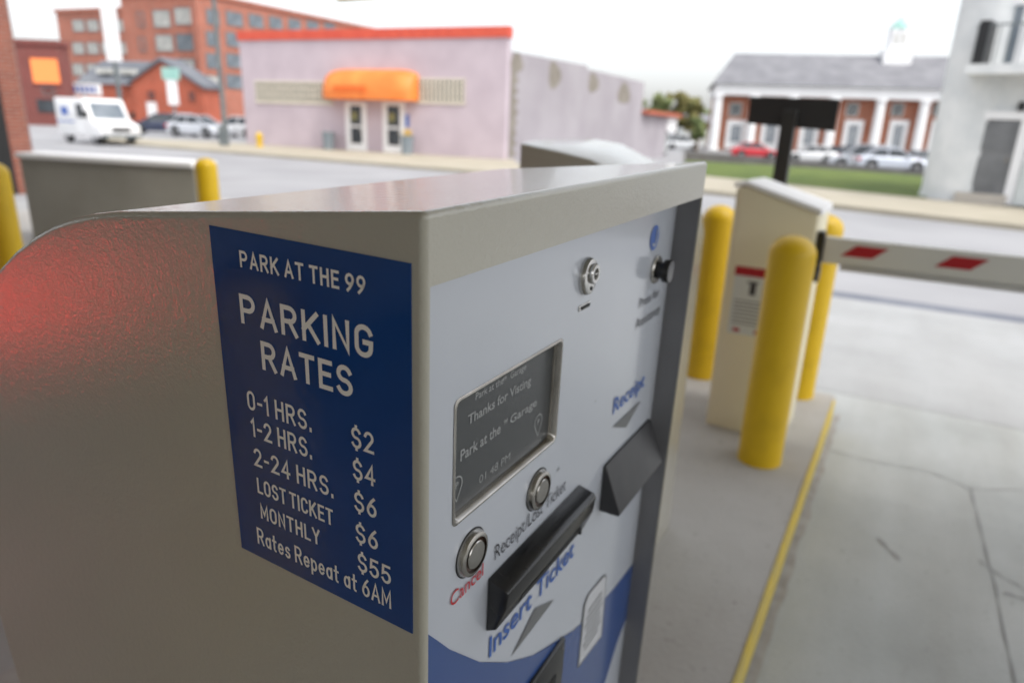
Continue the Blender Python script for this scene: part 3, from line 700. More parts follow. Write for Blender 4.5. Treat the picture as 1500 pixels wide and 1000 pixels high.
# ================================================================== BUILDING HELPERS
class Facade:
    """vertical plane through ground points A (left end) and B (right end); x runs A->B, y goes away from the camera"""
    def __init__(s, A, B, z0):
        s.A = Vector((A[0], A[1], z0)); d = Vector((B[0] - A[0], B[1] - A[1], 0)); s.len = d.length; s.d = d.normalized()
        s.rz = math.atan2(d.y, d.x); s.n = Vector((-s.d.y, s.d.x, 0))
    def uv(s, px, py):
        r_ = ray(px, py); t = (s.A - CAM).dot(s.n) / r_.dot(s.n); q = CAM + r_ * t - s.A; return q.dot(s.d), q.z
    def rect(s, x0, y0, x1, y1):
        xm, ym = (x0 + x1) / 2, (y0 + y1) / 2
        return s.uv(x0, ym)[0], s.uv(x1, ym)[0], s.uv(xm, y1)[1], s.uv(xm, y0)[1]
def add(name, mat, parent, *boxes, bev=0):
    bm = BM()
    for b in boxes: box(bm, *b, bev)
    return link(name, bm, mat, parent)
wcache = {}
def window(parent, x0, x1, z0, z1, glass, frame=None, nx=2, nz=2, y=-.03, d=.06, fw=.08, sill=False):
    key = (round(x1 - x0, 2), round(z1 - z0, 2), glass.name, nx, nz, frame.name if frame else '')
    w, h = x1 - x0, z1 - z0
    if key in wcache:
        s = wcache[key]; o = s.copy(); C.objects.link(o); o.parent = parent
        for ch in s.children: c = ch.copy(); C.objects.link(c); c.parent = o
    else:
        bm = BM(); fr = frame or M_POLE
        box(bm, 0, fw, 0, d, 0, h); box(bm, w - fw, w, 0, d, 0, h); box(bm, fw, w - fw, .002, d, 0, fw); box(bm, fw, w - fw, .002, d, h - fw, h)
        for i in range(1, nx): box(bm, w * i / nx - fw / 4, w * i / nx + fw / 4, .006, d, fw, h - fw)
        for i in range(1, nz): box(bm, fw, w - fw, .009, d - .004, h * i / nz - fw / 4, h * i / nz + fw / 4)
        o = link('window', bm, fr, parent)
        bm = BM(); box(bm, fw, w - fw, d * .5, d * .8, fw, h - fw); link('pane', bm, glass, o); wcache[key] = o
    o.location = (x0, y, z0); return o
# ---------------------------------------------------------------- pink shop building
PA = gnd(362, 214); PB = gnd(738.5, 237.5)
F = Facade(PA, PB, ZS)
pk = thing('shop_building', 'low pink stucco building with red roof trim and orange awning', 'building', F.A, F.rz)
Hl = F.uv(362, 53)[1]; Hr = F.uv(745, 31)[1]; Hh = (Hl + Hr) / 2
FL = F.len
fb = 1.0
add('front_wall', M_PINK, pk, (0, FL, 0, .4, -.1, Hh - .02))
zt = F.uv(550, 55.5)[1]
add('roof_trim', M_REDT, pk, (-.06, FL + .06, -.08, .42, zt - .05, Hh + .02))
add('roof', M_ROOFG, pk, (.01, FL - .01, .41, 15, 3.9, 4.1))
# lattice windows
def lattice(x0, x1, z0, z1, nx, nz):
    fr = add('lattice_window', M_LATT, pk, (x0 - .1, x1 + .1, -.06, .0, z0 - .12, z0), (x0 - .1, x1 + .1, -.03, .0, z1, z1 + .06))
    add('pane', M_GLASSD, fr, (x0, x1, -.012, -.002, z0, z1))
    bm = BM()
    for i in range(nx + 1): box(bm, x0 + (x1 - x0) * i / nx - .04, x0 + (x1 - x0) * i / nx + .04, -.07, -.013, z0, z1)
    for i in range(nz + 1): box(bm, x0, x1, -.062, -.016, z0 + (z1 - z0) * i / nz - .05, z0 + (z1 - z0) * i / nz + .05)
    o = link('lattice', bm, M_LATT, fr); o['kind'] = 'stuff'
x0, x1, z0, z1 = F.rect(376, 121, 486, 149); lattice(x0, x1, z0, z1, 22, 3)
x0, x1, z0, z1 = F.rect(612, 117, 680, 149); lattice(x0, x1, z0, z1, 11, 4)
# awning
x0, x1, z0, z1 = F.rect(484, 102, 614, 147)
aw = BM(); n = 10; prof = [(0, z1)] + [(-1.1 * math.sin(R(a)), z0 + .25 + (z1 - z0 - .25) * math.cos(R(a))) for a in range(0, 91, 10)] + [(-1.1, z0), (0, z0)]
# rounded ends: loft shrinking sections
secs = []
for i in range(9):
    t = i / 8; secs.append((x0 + (1 - math.cos(R(90 * t))) * 1.3, math.sin(R(90 * t)) ** .8 * .55 + .45 if i else .30))
secs = secs + [((x0 + x1) - a, s) for a, s in reversed(secs)]
rings = []
for xx, s in secs:
    rings.append([aw.verts.new((xx, y * s, z0 + (z - z0) * (.55 + .45 * s))) for y, z in prof])
for A_, B_ in zip(rings, rings[1:]):
    for i in range(len(prof)): aw.faces.new((A_[i], A_[(i + 1) % len(prof)], B_[(i + 1) % len(prof)], B_[i]))
aw.faces.new(rings[0]); aw.faces.new(rings[-1][::-1]); bmesh.ops.recalc_face_normals(aw, faces=aw.faces)
awo = link('awning', aw, M_ORANGE, pk, 60)
for pxr in (((488, 502, 560, 520))), :
    pass
xa, xb, _, _ = F.rect(508, 118, 556, 132)
bm = BM(); 
for i in range(9):
    u0_ = xa + (xb - xa) * i / 9; box(bm, u0_, u0_ + (xb - xa) / 13, -1.135, -1.09, z0 + .36, z0 + .62)
link('faded_print', bm, M_ORANGED, awo)

# doors
for q in ((508, 149, 538, 214), (562, 149, 594, 217)):
    x0, x1, z0, z1 = F.rect(*q); z0 = .12
    dr = add('shop_door', M_WHITE, pk, (x0, x0 + .28, -.09, .0, z0, z1), (x1 - .28, x1, -.09, .0, z0, z1), (x0 + .28, x1 - .28, -.087, 0, z1 - .2, z1), (x0 + .28, x1 - .28, -.087, 0, z0, z0 + .35), (x0 + .28, x1 - .28, -.084, 0, z0 + 1.15, z0 + 1.27))
    add('pane', M_GLASSD, dr, (x0 + .28, x1 - .28, -.05, -.01, z0 + .35, z1 - .2))
    add('poster', M_LEAF2, dr, (x0 + .36, x1 - .6, -.056, -.051, z0 + 1.5, z0 + 1.9))
    add('handle', M_STEEL, dr, (x1 - .36, x1 - .31, -.14, -.09, z0 + .9, z0 + 1.3))
x0, x1, z0, z1 = F.rect(588, 168, 599, 186); add('blue_notice', M_BLUE, pk, (x0, x1, -.03, -.001, z0, z1))
# side wall with a stepped parapet
G = Facade(PB, gnd(974, 229), ZS)
def loc(v): return pk.matrix_world.inverted() @ v
pk_m = Matrix.Translation(F.A) @ Matrix.Rotation(F.rz, 4, 'Z'); inv = pk_m.inverted()
def G_to_pk(o): o.matrix_parent_inverse = Matrix(); o.matrix_local = inv @ (Matrix.Translation(G.A) @ Matrix.Rotation(G.rz, 4, 'Z'))
gz = -.7
z_a = G.uv(757, 77)[1]; s_b, z_b = G.uv(860, 96); z_c = G.uv(864, 102)[1]; s_d, z_d = G.uv(944, 121)
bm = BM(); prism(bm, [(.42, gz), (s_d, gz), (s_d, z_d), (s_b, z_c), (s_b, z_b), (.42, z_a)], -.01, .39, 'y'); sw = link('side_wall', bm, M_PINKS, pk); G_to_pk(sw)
def ovoid(cx, cy, rx, ry, name='bare_patch', sq=1):
    c = G.uv(cx, cy); ax = G.uv(cx + rx, cy)[0] - c[0]; az = c[1] - G.uv(cx, cy + ry)[1]; bm = BM()
    V = []
    for k in range(20):
        t = 2 * math.pi * k / 20; w = 1 + .12 * math.sin(3 * t + cx)
        V.append((c[0] + ax * math.cos(t) * w, -.016, c[1] + az * math.sin(t) * w))
    poly(bm, V); link(name, bm, M_TAN, sw)
ovoid(812, 111, 9, 20); ovoid(869, 122, 7.5, 15); ovoid(914, 138, 9, 16); ovoid(757, 92, 9, 14)
x0, x1, z0, z1 = G.rect(741, 85, 751, 230); bm = BM(); V = []
for k in range(31): V.append((.43 + .75 + .25 * math.sin(k * 1.9) + random.uniform(-.15, .15), -.013, z0 + (z1 - z0) * k / 30))
poly(bm, [(.43, -.013, z1), (.43, -.013, z0)] + V); o = link('bare_patch', bm, M_TAN, sw)
# rear low part
s_e, z_e = G.uv(947, 160); s_f, z_f = G.uv(1000, 166)
s1 = G.uv(975, 200)[0]
rear = thing('rear_annex', 'small pink annex with red eaves beyond the long pink side wall', 'building', G.A, G.rz)
H2 = G.uv(960, 161)[1]
add('wall', M_PINKS, rear, (s_d + .02, s1, .0, 6, gz, H2 - .45))
add('roof_trim', M_BRICK3, rear, (s_d + .02, s1 + 4, -.5, 6.2, H2 - .44, H2 - .12))
add('storefront', M_GLASSD, rear, (s1 + .01, s1 + 4, .6, .9, gz, H2 - 1.7), bev=0)
add('sign_panel', M_WHITE, rear, (s1 + .01, s1 + 4, -.1, .55, H2 - 1.7, H2 - .46))
add('poster', M_SIDING, rear, (s1 + 1.3, s1 + 2.0, .5, .59, gz + .8, H2 - 2.2), (s1 + 2.6, s1 + 3.1, .5, .59, gz + .3, H2 - 1.9))
# bins, yellow hydrant
def onfac(px, out=-.6): s = F.uv(px, 205)[0]; return F.A + F.d * s + F.n * out
for px, lab, yel in ((492, 'grey bin left of the shop doors', False), (606, 'grey bin with yellow flowers right of the shop doors', True)):
    p = onfac(px); p.z = ZS + .12
    t = thing('planter_bin', lab, 'bin', p, 0, 'bins flanking the shop doors')
    bm = BM(); lathe(bm, [(0, 0), (.26, 0), (.32, .8), (.34, .82), (.34, .88), (.28, .88), (.26, .8), (0, .8)], 20); link('bin_body', bm, M_BIN, t, 40)
    if yel:
        bm = BM()
        for k in range(60):
            q = Vector((random.gauss(0, .12), random.gauss(0, .12), .85 + random.random() * .3)); s = .05
            a = Vector((random.uniform(-1, 1), random.uniform(-1, 1), random.uniform(-1, 1))).normalized() * s; b = a.orthogonal().normalized() * s
            poly(bm, [q - a, q + b, q + a, q - b])
        link('flowers', bm, M_YEL, t)['kind'] = 'stuff'
p = gnd(381, 219); p.z = ZS + .12
hy = thing('fire_hydrant', 'small yellow hydrant on the pavement left of the pink building', 'hydrant', p)
bm = BM(); lathe(bm, [(.2, 0), (.2, .06), (.13, .08), (.13, .5), (.17, .52), (.17, .57), (.12, .66), (.05, .72), (0, .74)], 16); link('barrel', bm, M_YEL, hy, 40)
bm = BM(); tube(bm, (-.2, 0, .42), (.2, 0, .42), .055, 10); link('nozzle', bm, M_YEL, hy)
# ---------------------------------------------------------------- near brick pier at left edge
Bp = at(57, 214, 14.2); dr_ = Vector((Bp.x, Bp.y, 0)).normalized(); Ap = Bp - Vector((dr_.y, -dr_.x, 0)) * 6
Q = Facade(Ap, Bp, ZS)
bp = thing('brick_building', 'dark red brick building corner at the left edge', 'building', Q.A, Q.rz)
xr = Q.uv(44, 100)[0]
add('wall', M_BRICK, bp, (0, Q.len - .15, 0, 5, -.1, 9))
add('dark_opening', M_DARK, bp, (0, Q.uv(3, 150)[0], -.02, .0, -.1, 4.0))
# ---------------------------------------------------------------- small red building with the orange window
D_ = 62; Q = Facade(at(-60, 165, D_), at(98, 165, D_), ZS)
sb = thing('corner_store', 'small dark red building with a glowing orange window', 'building', Q.A, Q.rz)
h = Q.uv(70, 67)[1]
add('wall', M_BRICK4, sb, (0, Q.len, 0, 1.6, -.1, h))
add('parapet', M_BRICK4, sb, (-.1, Q.len + .15, -.15, 1.7, h + .001, h + .45))
x0, x1, z0, z1 = Q.rect(47, 86, 86, 122); f = add('window', M_BRICK4, sb, (x0 - .15, x1 + .15, -.1, -.002, z0 - .15, z0), (x0 - .15, x1 + .15, -.1, -.002, z1, z1 + .15)); add('pane', M_ORLIT, f, (x0, x1, -.06, -.003, z0, z1))
x0, x1, z0, z1 = Q.rect(62, 126, 80, 140); window(sb, x0, x1, z0, z1, M_GLASSD, None, 2, 1)
x0, x1, z0, z1 = Q.rect(55, 146, 92, 165); f = add('shopfront', M_GLASSD, sb, (x0, x1, -.06, -.002, z0, z1))
# ---------------------------------------------------------------- big brick factory
def fac(pa, pb, depth_a, depth_b): return Facade(at(pa, 160, depth_a), at(pb, 160, depth_b), ZS)
fa = thing('brick_factory', 'four storey red brick factory with rows of large windows', 'building', (0, 0, 0), 0)
def wing(Q, pxT, name, wins, mats, extra=4, depth=18):
    m = Matrix.Translation(Q.A) @ Matrix.Rotation(Q.rz, 4, 'Z')
    h = Q.uv(*pxT)[1]
    w = add(name, M_BRICK2, fa, (0, Q.len, 0, depth, -.1, h)); w.matrix_local = m
    c = add('cornice', M_WHITE if 0 else M_BRICK2, w, (-.2, Q.len + .2, -.3, depth, h + .002, h + .5))
    for (a, b, c_, d, g, nx, nz) in wins:
        x0, x1, z0, z1 = Q.rect(a, b, c_, d); window(w, x0, x1, z0, z1, g, None, nx, nz, -.12, .11, .18)
    return w
Q1 = fac(103, 203, 118, 112); 
wing(Q1, (150, 17), 'left_wing', [(a, b, a + 17, b + 18, M_GLASSW, 3, 2) for b in (29, 62, 93) for a in (107, 128, 149, 170)], None)
Q2 = fac(196, 300, 108, 104)
wing(Q2, (245, -6), 'centre_block', [(225, 15, 250, 41, M_GLASSW, 3, 3), (256, 11, 282, 37, M_GLASSW, 3, 3), (229, 51, 254, 76, M_GLASSW, 3, 3), (259, 50, 284, 75, M_GLASSB, 3, 3), (233, 86, 255, 100, M_GLASSB, 3, 2), (261, 86, 286, 104, M_GLASSW, 3, 3), (202, 18, 212, 40, M_BRICK2, 1, 2), (204, 55, 214, 76, M_BRICK2, 1, 2), (262, 118, 286, 140, M_GLASSW, 3, 2)], None)
Q3 = fac(301, 560, 102, 137)
wr = [(301 + k * 0, 0, 0, 0, M_GLASSB, 2, 2) for k in ()]
W3 = []
for k, (xa, xb) in enumerate(((302, 321), (331, 355), (364, 385), (394, 413), (422, 440), (449, 466), (475, 490))):
    for j in range(4):
        yy = (14 + (xa - 296) * .115) + j * 32 * (1 - k * .045); W3.append((xa, yy, xb, yy + 22 * (1 - k * .06), (M_GLASSB, M_GLASSB, M_GLASSB, M_GLASSW)[(j + (k % 2) * (j == 3)) % 4], 2, 2))
wing(Q3, (345, 4), 'right_wing', W3, None, 4, 1.2)
# lower gabled brick building in front
Q4 = fac(198, 300, 86, 84); zr = Q4.uv(240, 90)[1]; ze = Q4.uv(205, 120)[1]
gb = thing('gabled_brick_building', 'bright red brick building with a gable end and dark slate roof', 'building', Q4.A, Q4.rz)
xm = Q4.uv(240, 120)[0]
bm = BM(); prism(bm, [(0, -.1), (Q4.len, -.1), (Q4.len, Q4.uv(295, 125)[1]), (xm, zr), (0, ze)], 0, 3.5, 'y'); link('wall', bm, M_BRICK3, gb)
bm = BM(); prism(bm, [(-.4, ze - .25), (xm, zr + .02), (Q4.len + .4, Q4.uv(300, 128)[1] - .2), (Q4.len + .4, Q4.uv(300, 128)[1] + .15), (xm, zr + .45), (-.4, ze + .1)], -.4, 3.7, 'y'); link('roof', bm, M_ROOFD, gb)
lw = Q4.uv(110, 130)[0]
add('side_wing', M_BRICK3, gb, (lw, -.02, .5, 9, -.1, ze - .3))
bm = BM(); prism(bm, [(.1, ze - .4), (9.4, ze - .4), (6.5, zr + .3), (5.5, zr + .3)], lw - .3, -.05, 'x'); link('side_roof', bm, M_ROOFD, gb)
for q, g in (((216, 132, 229, 148), M_GLASSD), ((276, 133, 288, 150), M_GLASSD), ((172, 127, 182, 140), M_GLASSD)):
    x0, x1, z0, z1 = Q4.rect(*q); window(gb, x0, x1, z0, z1, g, M_BRICK3, 2, 2, -.12, .11, .15)
x0, x1, z0, z1 = Q4.rect(216, 150, 230, 166); add('garage_door', M_WHITE, gb, (x0, x1, -.1, -.002, 0, z1))
add('skylight', M_GLASSW, gb, (lw + 2, lw + 4.2, 1.6, 2.5, zr - 1.5, zr - .9)); add('skylight', M_GLASSW, gb, (lw + 5.5, lw + 7.5, 1.6, 2.5, zr - 1.5, zr - .9))
def sign_on_pole(name, label, px0, py0, px1, py1, depth, board, top=None, polew=.15, cat='sign'):
    g = at((px0 + px1) / 2, 165, depth); z0 = at((px0 + px1) / 2, py1, depth).z; z1 = at((px0 + px1) / 2, py0, depth).z; w = (px1 - px0) / 1000 * depth
    t = thing(name, label, cat, (g.x, g.y, ZS), 0)
    add('board', board, t, (-w / 2, w / 2, -.15, .15, z0 - ZS, z1 - ZS)); bm = BM(); tube(bm, (0, 0, 0), (0, 0, z0 - ZS - .01), polew, 10); link('pole', bm, M_POLE, t)
    if top: add('cap_board', top[0], t, (-w * top[1], w * top[1], -.2, .2, (z1 - ZS) * 1.002, (z1 - ZS) + top[2]))
    return t
sign_on_pole('banner_sign', 'white upright banner with a green header in front of the brick gable', 249, 118, 263, 154, 80, M_WHITE, (M_GREENT, .85, 1.3))
sign_on_pole('tall_pylon', 'tall pale pylon rising in front of the factory', 168, 4, 188, 92, 70, M_WHITE, None, .22, 'pylon')
o = sign_on_pole('board_sign', 'white signboard with blue marks above the mail truck', 102, 123, 152, 140, 66, M_WHITE)
bm = BM(); w = 50 * .066
for i in range(6): box(bm, -w / 2 + .35 + i * .46, -w / 2 + .62 + i * .46, -.17, -.151, at(127, 136, 66).z - ZS, at(127, 127, 66).z - ZS)
link('blue_marks', bm, M_BLUE, o)
# utility pole
p = gnd(332, 217)
up_ = thing('utility_pole', 'dark wooden utility pole at the kerb left of the pink building', 'utility pole', p)
bm = BM(); lathe(bm, [(0, 0), (.13, 0), (.10, 11), (0, 11)], 14); link('pole', bm, M_POLE, up_, 40)
add('crossarm', M_POLE, up_, (-1.2, 1.2, -.2, -.08, 10.0, 10.14))
add('pole_plate', M_POLE, up_, (-.25, .25, -.28, -.19, .1, 1.1))
# ================================================================== VEHICLES
def wheel(x, y, r, w, parent):
    m = Matrix.Rotation(R(90), 4, 'X'); bm = BM()
    lathe(bm, [(r * .55, -w / 2), (r * .92, -w / 2), (r, -w / 2 + .03), (r, w / 2 - .03), (r * .92, w / 2), (r * .55, w / 2)], 24, m, (x, y, r)); wl = link('wheel', bm, M_TYRE, parent, 40)
    bm = BM(); lathe(bm, [(0, -w / 2 - .005), (r * .2, -w / 2 - .01), (r * .5, -w / 2 + .02), (r * .56, -w / 2)], 20, m, (x, y, r)); lathe(bm, [(0, w / 2 + .005), (r * .2, w / 2 + .01), (r * .5, w / 2 - .02), (r * .56, w / 2)], 20, m, (x, y, r)); link('rim', bm, M_RIM, wl, 40)
carcache = {}
def make_car(label, col, loc, rz, suv=False, lit=False, group=None):
    """faces local +x"""
    key = 'car_paint_%02d%02d%02d' % tuple(int(c * 99) for c in col)
    mp = MATS.get(key) or principled(key, col, .3, .2, .5, 1.0, .05)[0]
    t = thing('parked_car', label, 'car', loc, rz, group)
    Lc, Wd = (4.5, 1.8); H = 1.68 if suv else 1.45; hb_ = .95 if suv else .88
    # lofted shell: stations (x, half width, z_low, z_high)
    def loft(st, n=4):
        bm = BM(); rings = []
        for x, hw, zl, zh, r in st:
            pts = [(-hw + r, zl), (hw - r, zl), (hw, zl + r), (hw, zh - r * 1.6), (hw - r * 1.6, zh), (-hw + r * 1.6, zh), (-hw, zh - r * 1.6), (-hw, zl + r)]
            rings.append([bm.verts.new((x, y, z)) for y, z in pts])
        for A_, B_ in zip(rings, rings[1:]):
            for i in range(8): bm.faces.new((A_[i], A_[(i + 1) % 8], B_[(i + 1) % 8], B_[i]))
        bm.faces.new(rings[0][::-1]); bm.faces.new(rings[-1]); bmesh.ops.recalc_face_normals(bm, faces=bm.faces); return bm
    k = hb_ / .88
    bm = loft([(-2.25, .70, .38, .72 * k, .06), (-2.18, .84, .26, .90 * k, .09), (-1.7, .89, .20, .96 * k, .10), (-.9, .90, .19, .93 * k, .10), (.6, .90, .19, .91 * k, .10), (1.2, .89, .20, .88 * k, .12), (1.9, .85, .22, .74 * k, .12), (2.18, .76, .26, .62 * k, .09), (2.25, .62, .34, .54 * k, .05)])
    link('body', bm, mp, t, 35)
    zb = .90 * k; xs0, xs1, xe0, xe1 = (-2.1, -1.75, 1.15, .35) if suv else (-1.75, -1.05, 1.15, .25)
    cab = [(xs0, zb - .04, .78), (xe0, zb - .06, .78), (xe1, H, .60), (xs1, H - .02, .60)]
    bm = BM(); Va = [bm.verts.new((x, -w, z)) for x, z, w in cab]; Vb = [bm.verts.new((x, w, z)) for x, z, w in cab]
    bm.faces.new(Va); bm.faces.new(Vb[::-1])
    for i in range(4): bm.faces.new((Va[i], Vb[i], Vb[(i + 1) % 4], Va[(i + 1) % 4]))
    bmesh.ops.recalc_face_normals(bm, faces=bm.faces)
    link('windows', bm, M_GLASSD, t)
    bm = loft([(xs1 - .1, .60, H - .07, H + .005, .02), (xs1 + .1, .63, H - .06, H + .03, .02), (xe1 - .1, .63, H - .06, H + .03, .02), (xe1 + .06, .60, H - .07, H + .002, .02)]); link('roof', bm, mp, t, 35)
    for s in (-1, 1):
        for (xa, xb) in ((xs0, xs1), (xe0, xe1), ((xs0 + xe0) / 2 - .1, (xs1 + xe1) / 2 - .05)):
            bm = BM(); tube(bm, (xa, s * .785, zb - .03), (xb, s * .607, H), .035, 6); link('pillar', bm, mp, t)
    for x in (-1.35, 1.38):
        for y in (-.80, .80): wheel(x, y, .33, .22, t)
    for x in (-1.35, 1.38):
        for s in (-1, 1):
            bm = BM(); lathe(bm, [(0, 0), (.385, 0), (.385, .012), (0, .012)], 24, Matrix.Rotation(R(90), 4, 'X'), (x, s * .898 + .006, .36)); link('wheel_arch', bm, M_DARK, t)
    for s in (-1, 1):
        bm = BM(); box(bm, 1.98, 2.2, s * .66 - .14, s * .66 + .14, .56 * k, .68 * k, .02); link('headlight', bm, M_LAMP, t)
        bm = BM(); box(bm, -2.27, -2.06, s * .76 - .14, s * .76 + .14, .60 * k, .80 * k, .03); o = link('tail_light', bm, M_TAIL if lit else M_REDLENS, t)
        bm = BM(); box(bm, .72, .9, s * .93 - .09, s * .93 + .09, zb - .02, zb + .12, .02); link('mirror', bm, mp, t)
    add('grille', M_DARK, t, (2.2, 2.262, -.42, .42, .36, .50)); add('number_plate', M_WHITE, t, (-2.28, -2.24, -.26, .26, .5, .62))
    return t
def car_px(px, py, depth, heading, label, col, suv=False, group=None, lit=False):
    p = at(px, py, depth); zz = ground_z(p.x, p.y) + .03
    return make_car(label, col, (p.x, p.y, zz), heading, suv, lit, group)
GL = 'cars parked in front of the brick factory'; GR = 'cars parked in front of the white columned hall'
car_px(236, 185, 51, R(200), 'dark blue car behind the mail truck, left of the silver one', (.03, .04, .08), False, GL)
car_px(292, 185, 48, R(-20), 'silver white car between the dark blue one and the utility pole', (.62, .64, .68), False, GL)
car_px(352, 185, 50, R(160), 'white car right of the utility pole at the pink building corner', (.74, .74, .75), False, GL)
car_px(372, 180, 58, R(160), 'dark red car mostly hidden behind the white one and the pink building', (.3, .02, .02), False, GL)
car_px(262, 182, 62, R(170), 'pale car in the back row behind the dark blue one', (.5, .52, .56), False, GL)
car_px(1105, 220, 66, R(-5), 'bright red low car at the white corner column', (.55, .015, .03), False, GR)
car_px(1187, 222, 62, R(170), 'white car just right of the black sign post', (.76, .77, .78), False, GR)
car_px(1228, 225, 64, R(100), 'dark car between the white car and the silver ones', (.03, .035, .05), False, GR)
car_px(1262, 232, 50, R(160), 'silver car in front of the hall, left of the pale blue one', (.55, .58, .62), True, GR)
car_px(1306, 236, 46, R(-15), 'pale blue silver car nearest the white rounded building', (.60, .64, .72), False, GR)
car_px(1345, 232, 58, R(80), 'grey car half hidden by the white rounded building', (.30, .32, .36), False, GR)
car_px(1000, 200, 85, R(0), 'white van-like car far off beyond the pink annex', (.7, .72, .74), True)
# car in the entry lane whose lit tail lamp glows in the kiosk paint
c_ = make_car('grey car driving into the garage behind the camera with lit red tail lamps', (.42, .42, .40), L(-2.74, 3.30, 0), ROTL + math.pi, True, True)
# mail truck
p = at(147, 205, 35); zz = ground_z(p.x, p.y)
mt = thing('mail_truck', 'white boxy mail delivery truck with blue emblem driving on the street', 'truck', (p.x, p.y, zz), R(-34))
# local +x forward
prof = [(-2.2, .38), (2.15, .38), (2.25, .55), (2.2, .95), (1.35, 1.18), (.85, 2.05), (.7, 2.18), (-2.15, 2.18), (-2.2, 2.1)]
bm = BM(); prism(bm, prof, -.97, .97, 'y', .05, 3); link('body', bm, M_WHITE, mt, 35)
def tpan(name, mat, x0, z0, x1, z1, y, th=.012): return add(name, mat, mt, (x0, x1, min(y, y + th), max(y, y + th), z0, z1))
bm = BM(); n_ = Vector((.87, 0, .5)).normalized() * .02
a, b = Vector((1.32, 0, 1.24)), Vector((.90, 0, 1.97))
V = []
for y, q in ((-.8, a), (.8, a), (.74, b), (-.74, b)): V.append(bm.verts.new((q.x + n_.x, y, q.z + n_.z)))
bm.faces.new(V); link('windshield', bm, M_GLASSB, mt)
for s in (-1, 1):
    y = -.985 if s < 0 else .972
    d_ = tpan('door', M_WHITE, -.15, .55, .85, 2.0, y); add('window', M_GLASSD, d_, (.05, .72, y - .006 if s < 0 else y + .012, y + .0 if s < 0 else y + .02, 1.25, 1.9))
    tpan('postal_emblem', M_BLUE, -1.55, 1.35, -.85, 1.75, y)
    tpan('stripe', M_BLUE, -2.1, 1.02, -.3, 1.08, y)
for x in (-1.4, 1.45):
    for y in (-.82, .82): wheel(x, y, .34, .22, mt)
for s in (-1, 1): add('headlight', M_LAMP, mt, (2.2, 2.28, s * .72 - .13, s * .72 + .13, .68, .88)); add('mirror', M_DARK, mt, (1.2, 1.3, s * 1.15 - .09, s * 1.15 + .09, 1.25, 1.6))
add('grille', M_DARK, mt, (2.21, 2.275, -.45, .45, .66, .86)); add('bumper', M_POLE, mt, (2.2, 2.36, -.95, .95, .38, .52))
# ================================================================== WHITE COLUMNED HALL (right, far)
Qh = Facade(at(1040, 215, 90), at(1420, 240, 84), -1.05)
hl = thing('columned_hall', 'long brick hall with white columns, grey roof and a green topped cupola', 'building', Qh.A, Qh.rz)
zE = Qh.uv(1200, 127)[1]; zR = Qh.uv(1200, 79)[1]; zF = Qh.uv(1200, 143)[1]; HLn = Qh.len + 16
add('wall', M_BRICK5, hl, (.3, HLn, 1.2, 16, -.1, zF))
add('entablature', M_WHITE, hl, (-.1, HLn, -.5, 16.5, zF + .01, zE))
rz_ = 6.0
bm = BM(); xr0 = Qh.uv(1054, 120)[0]
v = [bm.verts.new(q) for q in ((-.6, -1.0, zE + .01), (HLn + .5, -1.0, zE + .01), (HLn + .5, 17, zE + .01), (-.6, 17, zE + .01), (2.2, 7.5, zR + .6), (HLn, 7.5, zR + .6))]
for q in ((0, 1, 5, 4), (3, 4, 5, 2), (0, 4, 3), (1, 2, 5), (0, 3, 2, 1)): bm.faces.new([v[i] for i in q])
bmesh.ops.recalc_face_normals(bm, faces=bm.faces); link('roof', bm, M_ROOFG, hl)
def colm(px, w=14):
    x = Qh.uv(px, 180)[0]; hw = w / 2000 * 86
    bm = BM(); lathe(bm, [(0, 0), (hw * 1.2, 0), (hw * 1.2, .3), (hw, .35), (hw * .88, zF - .35), (hw * 1.15, zF - .3), (hw * 1.15, zF), (0, zF)], 14, None, (x, -.1, 0)); link('column', bm, M_WHITE, hl, 40)
for px in (1048, 1101, 1157, 1218, 1285, 1349, 1412): colm(px)
for (a, b) in ((1061, 1096), (1110, 1150), (1163, 1212), (1226, 1278), (1294, 1344), (1358, 1404)):
    c = (a + b) / 2; w = (b - a)
    x0, x1, z0, z1 = Qh.rect(c - 9, 151, c + 9, 169); window(hl, x0, x1, z0 - .1, z1, M_GLASSD, M_SIDING, 2, 2, 1.08, .11, .12)
    x0, x1, z0, z1 = Qh.rect(c - 14, 176, c + 14, 212)
    wl = add('window_surround', M_WHITE, hl, (x0, x1, .98, 1.19, .2, z1))
    ww = window(wl, x0 + .45, x1 - .45, 1.0, z1 - .5, M_GLASSB, M_WHITE, 3, 4, .9, .07, .1)
x0, x1, z0, z1 = Qh.rect(1313, 66, 1357, 91)
xc = (x0 + x1) / 2; w = (x1 - x0) / 2
add('cupola_base', M_WHITE, hl, (xc - w, xc + w, 5.5 - w * .2, 5.5 + w * 1.6, z0 - .3, z1))
z2 = Qh.uv(1335, 32)[1]; z3 = Qh.uv(1338, 10)[1]
cu = add('cupola', M_WHITE, hl, (xc - w * .6, xc + w * .6, 6.0, 6 + w * 1.2, z1 + .01, z2))
for i in range(2): window(cu, xc - w * .45 + i * w * .5, xc - w * .05 + i * w * .5, z1 + .6, z2 - .5, M_GLASSW, M_WHITE, 1, 2, 5.93, .06, .08)
bm = BM(); lathe(bm, [(w * .75, 0), (w * .45, (z3 - z2) * .45), (w * .12, (z3 - z2) * .8), (0, z3 - z2)], 8, None, (xc, 6 + w * .6, z2 + .01)); link('cupola_roof', bm, M_GREENT, cu)
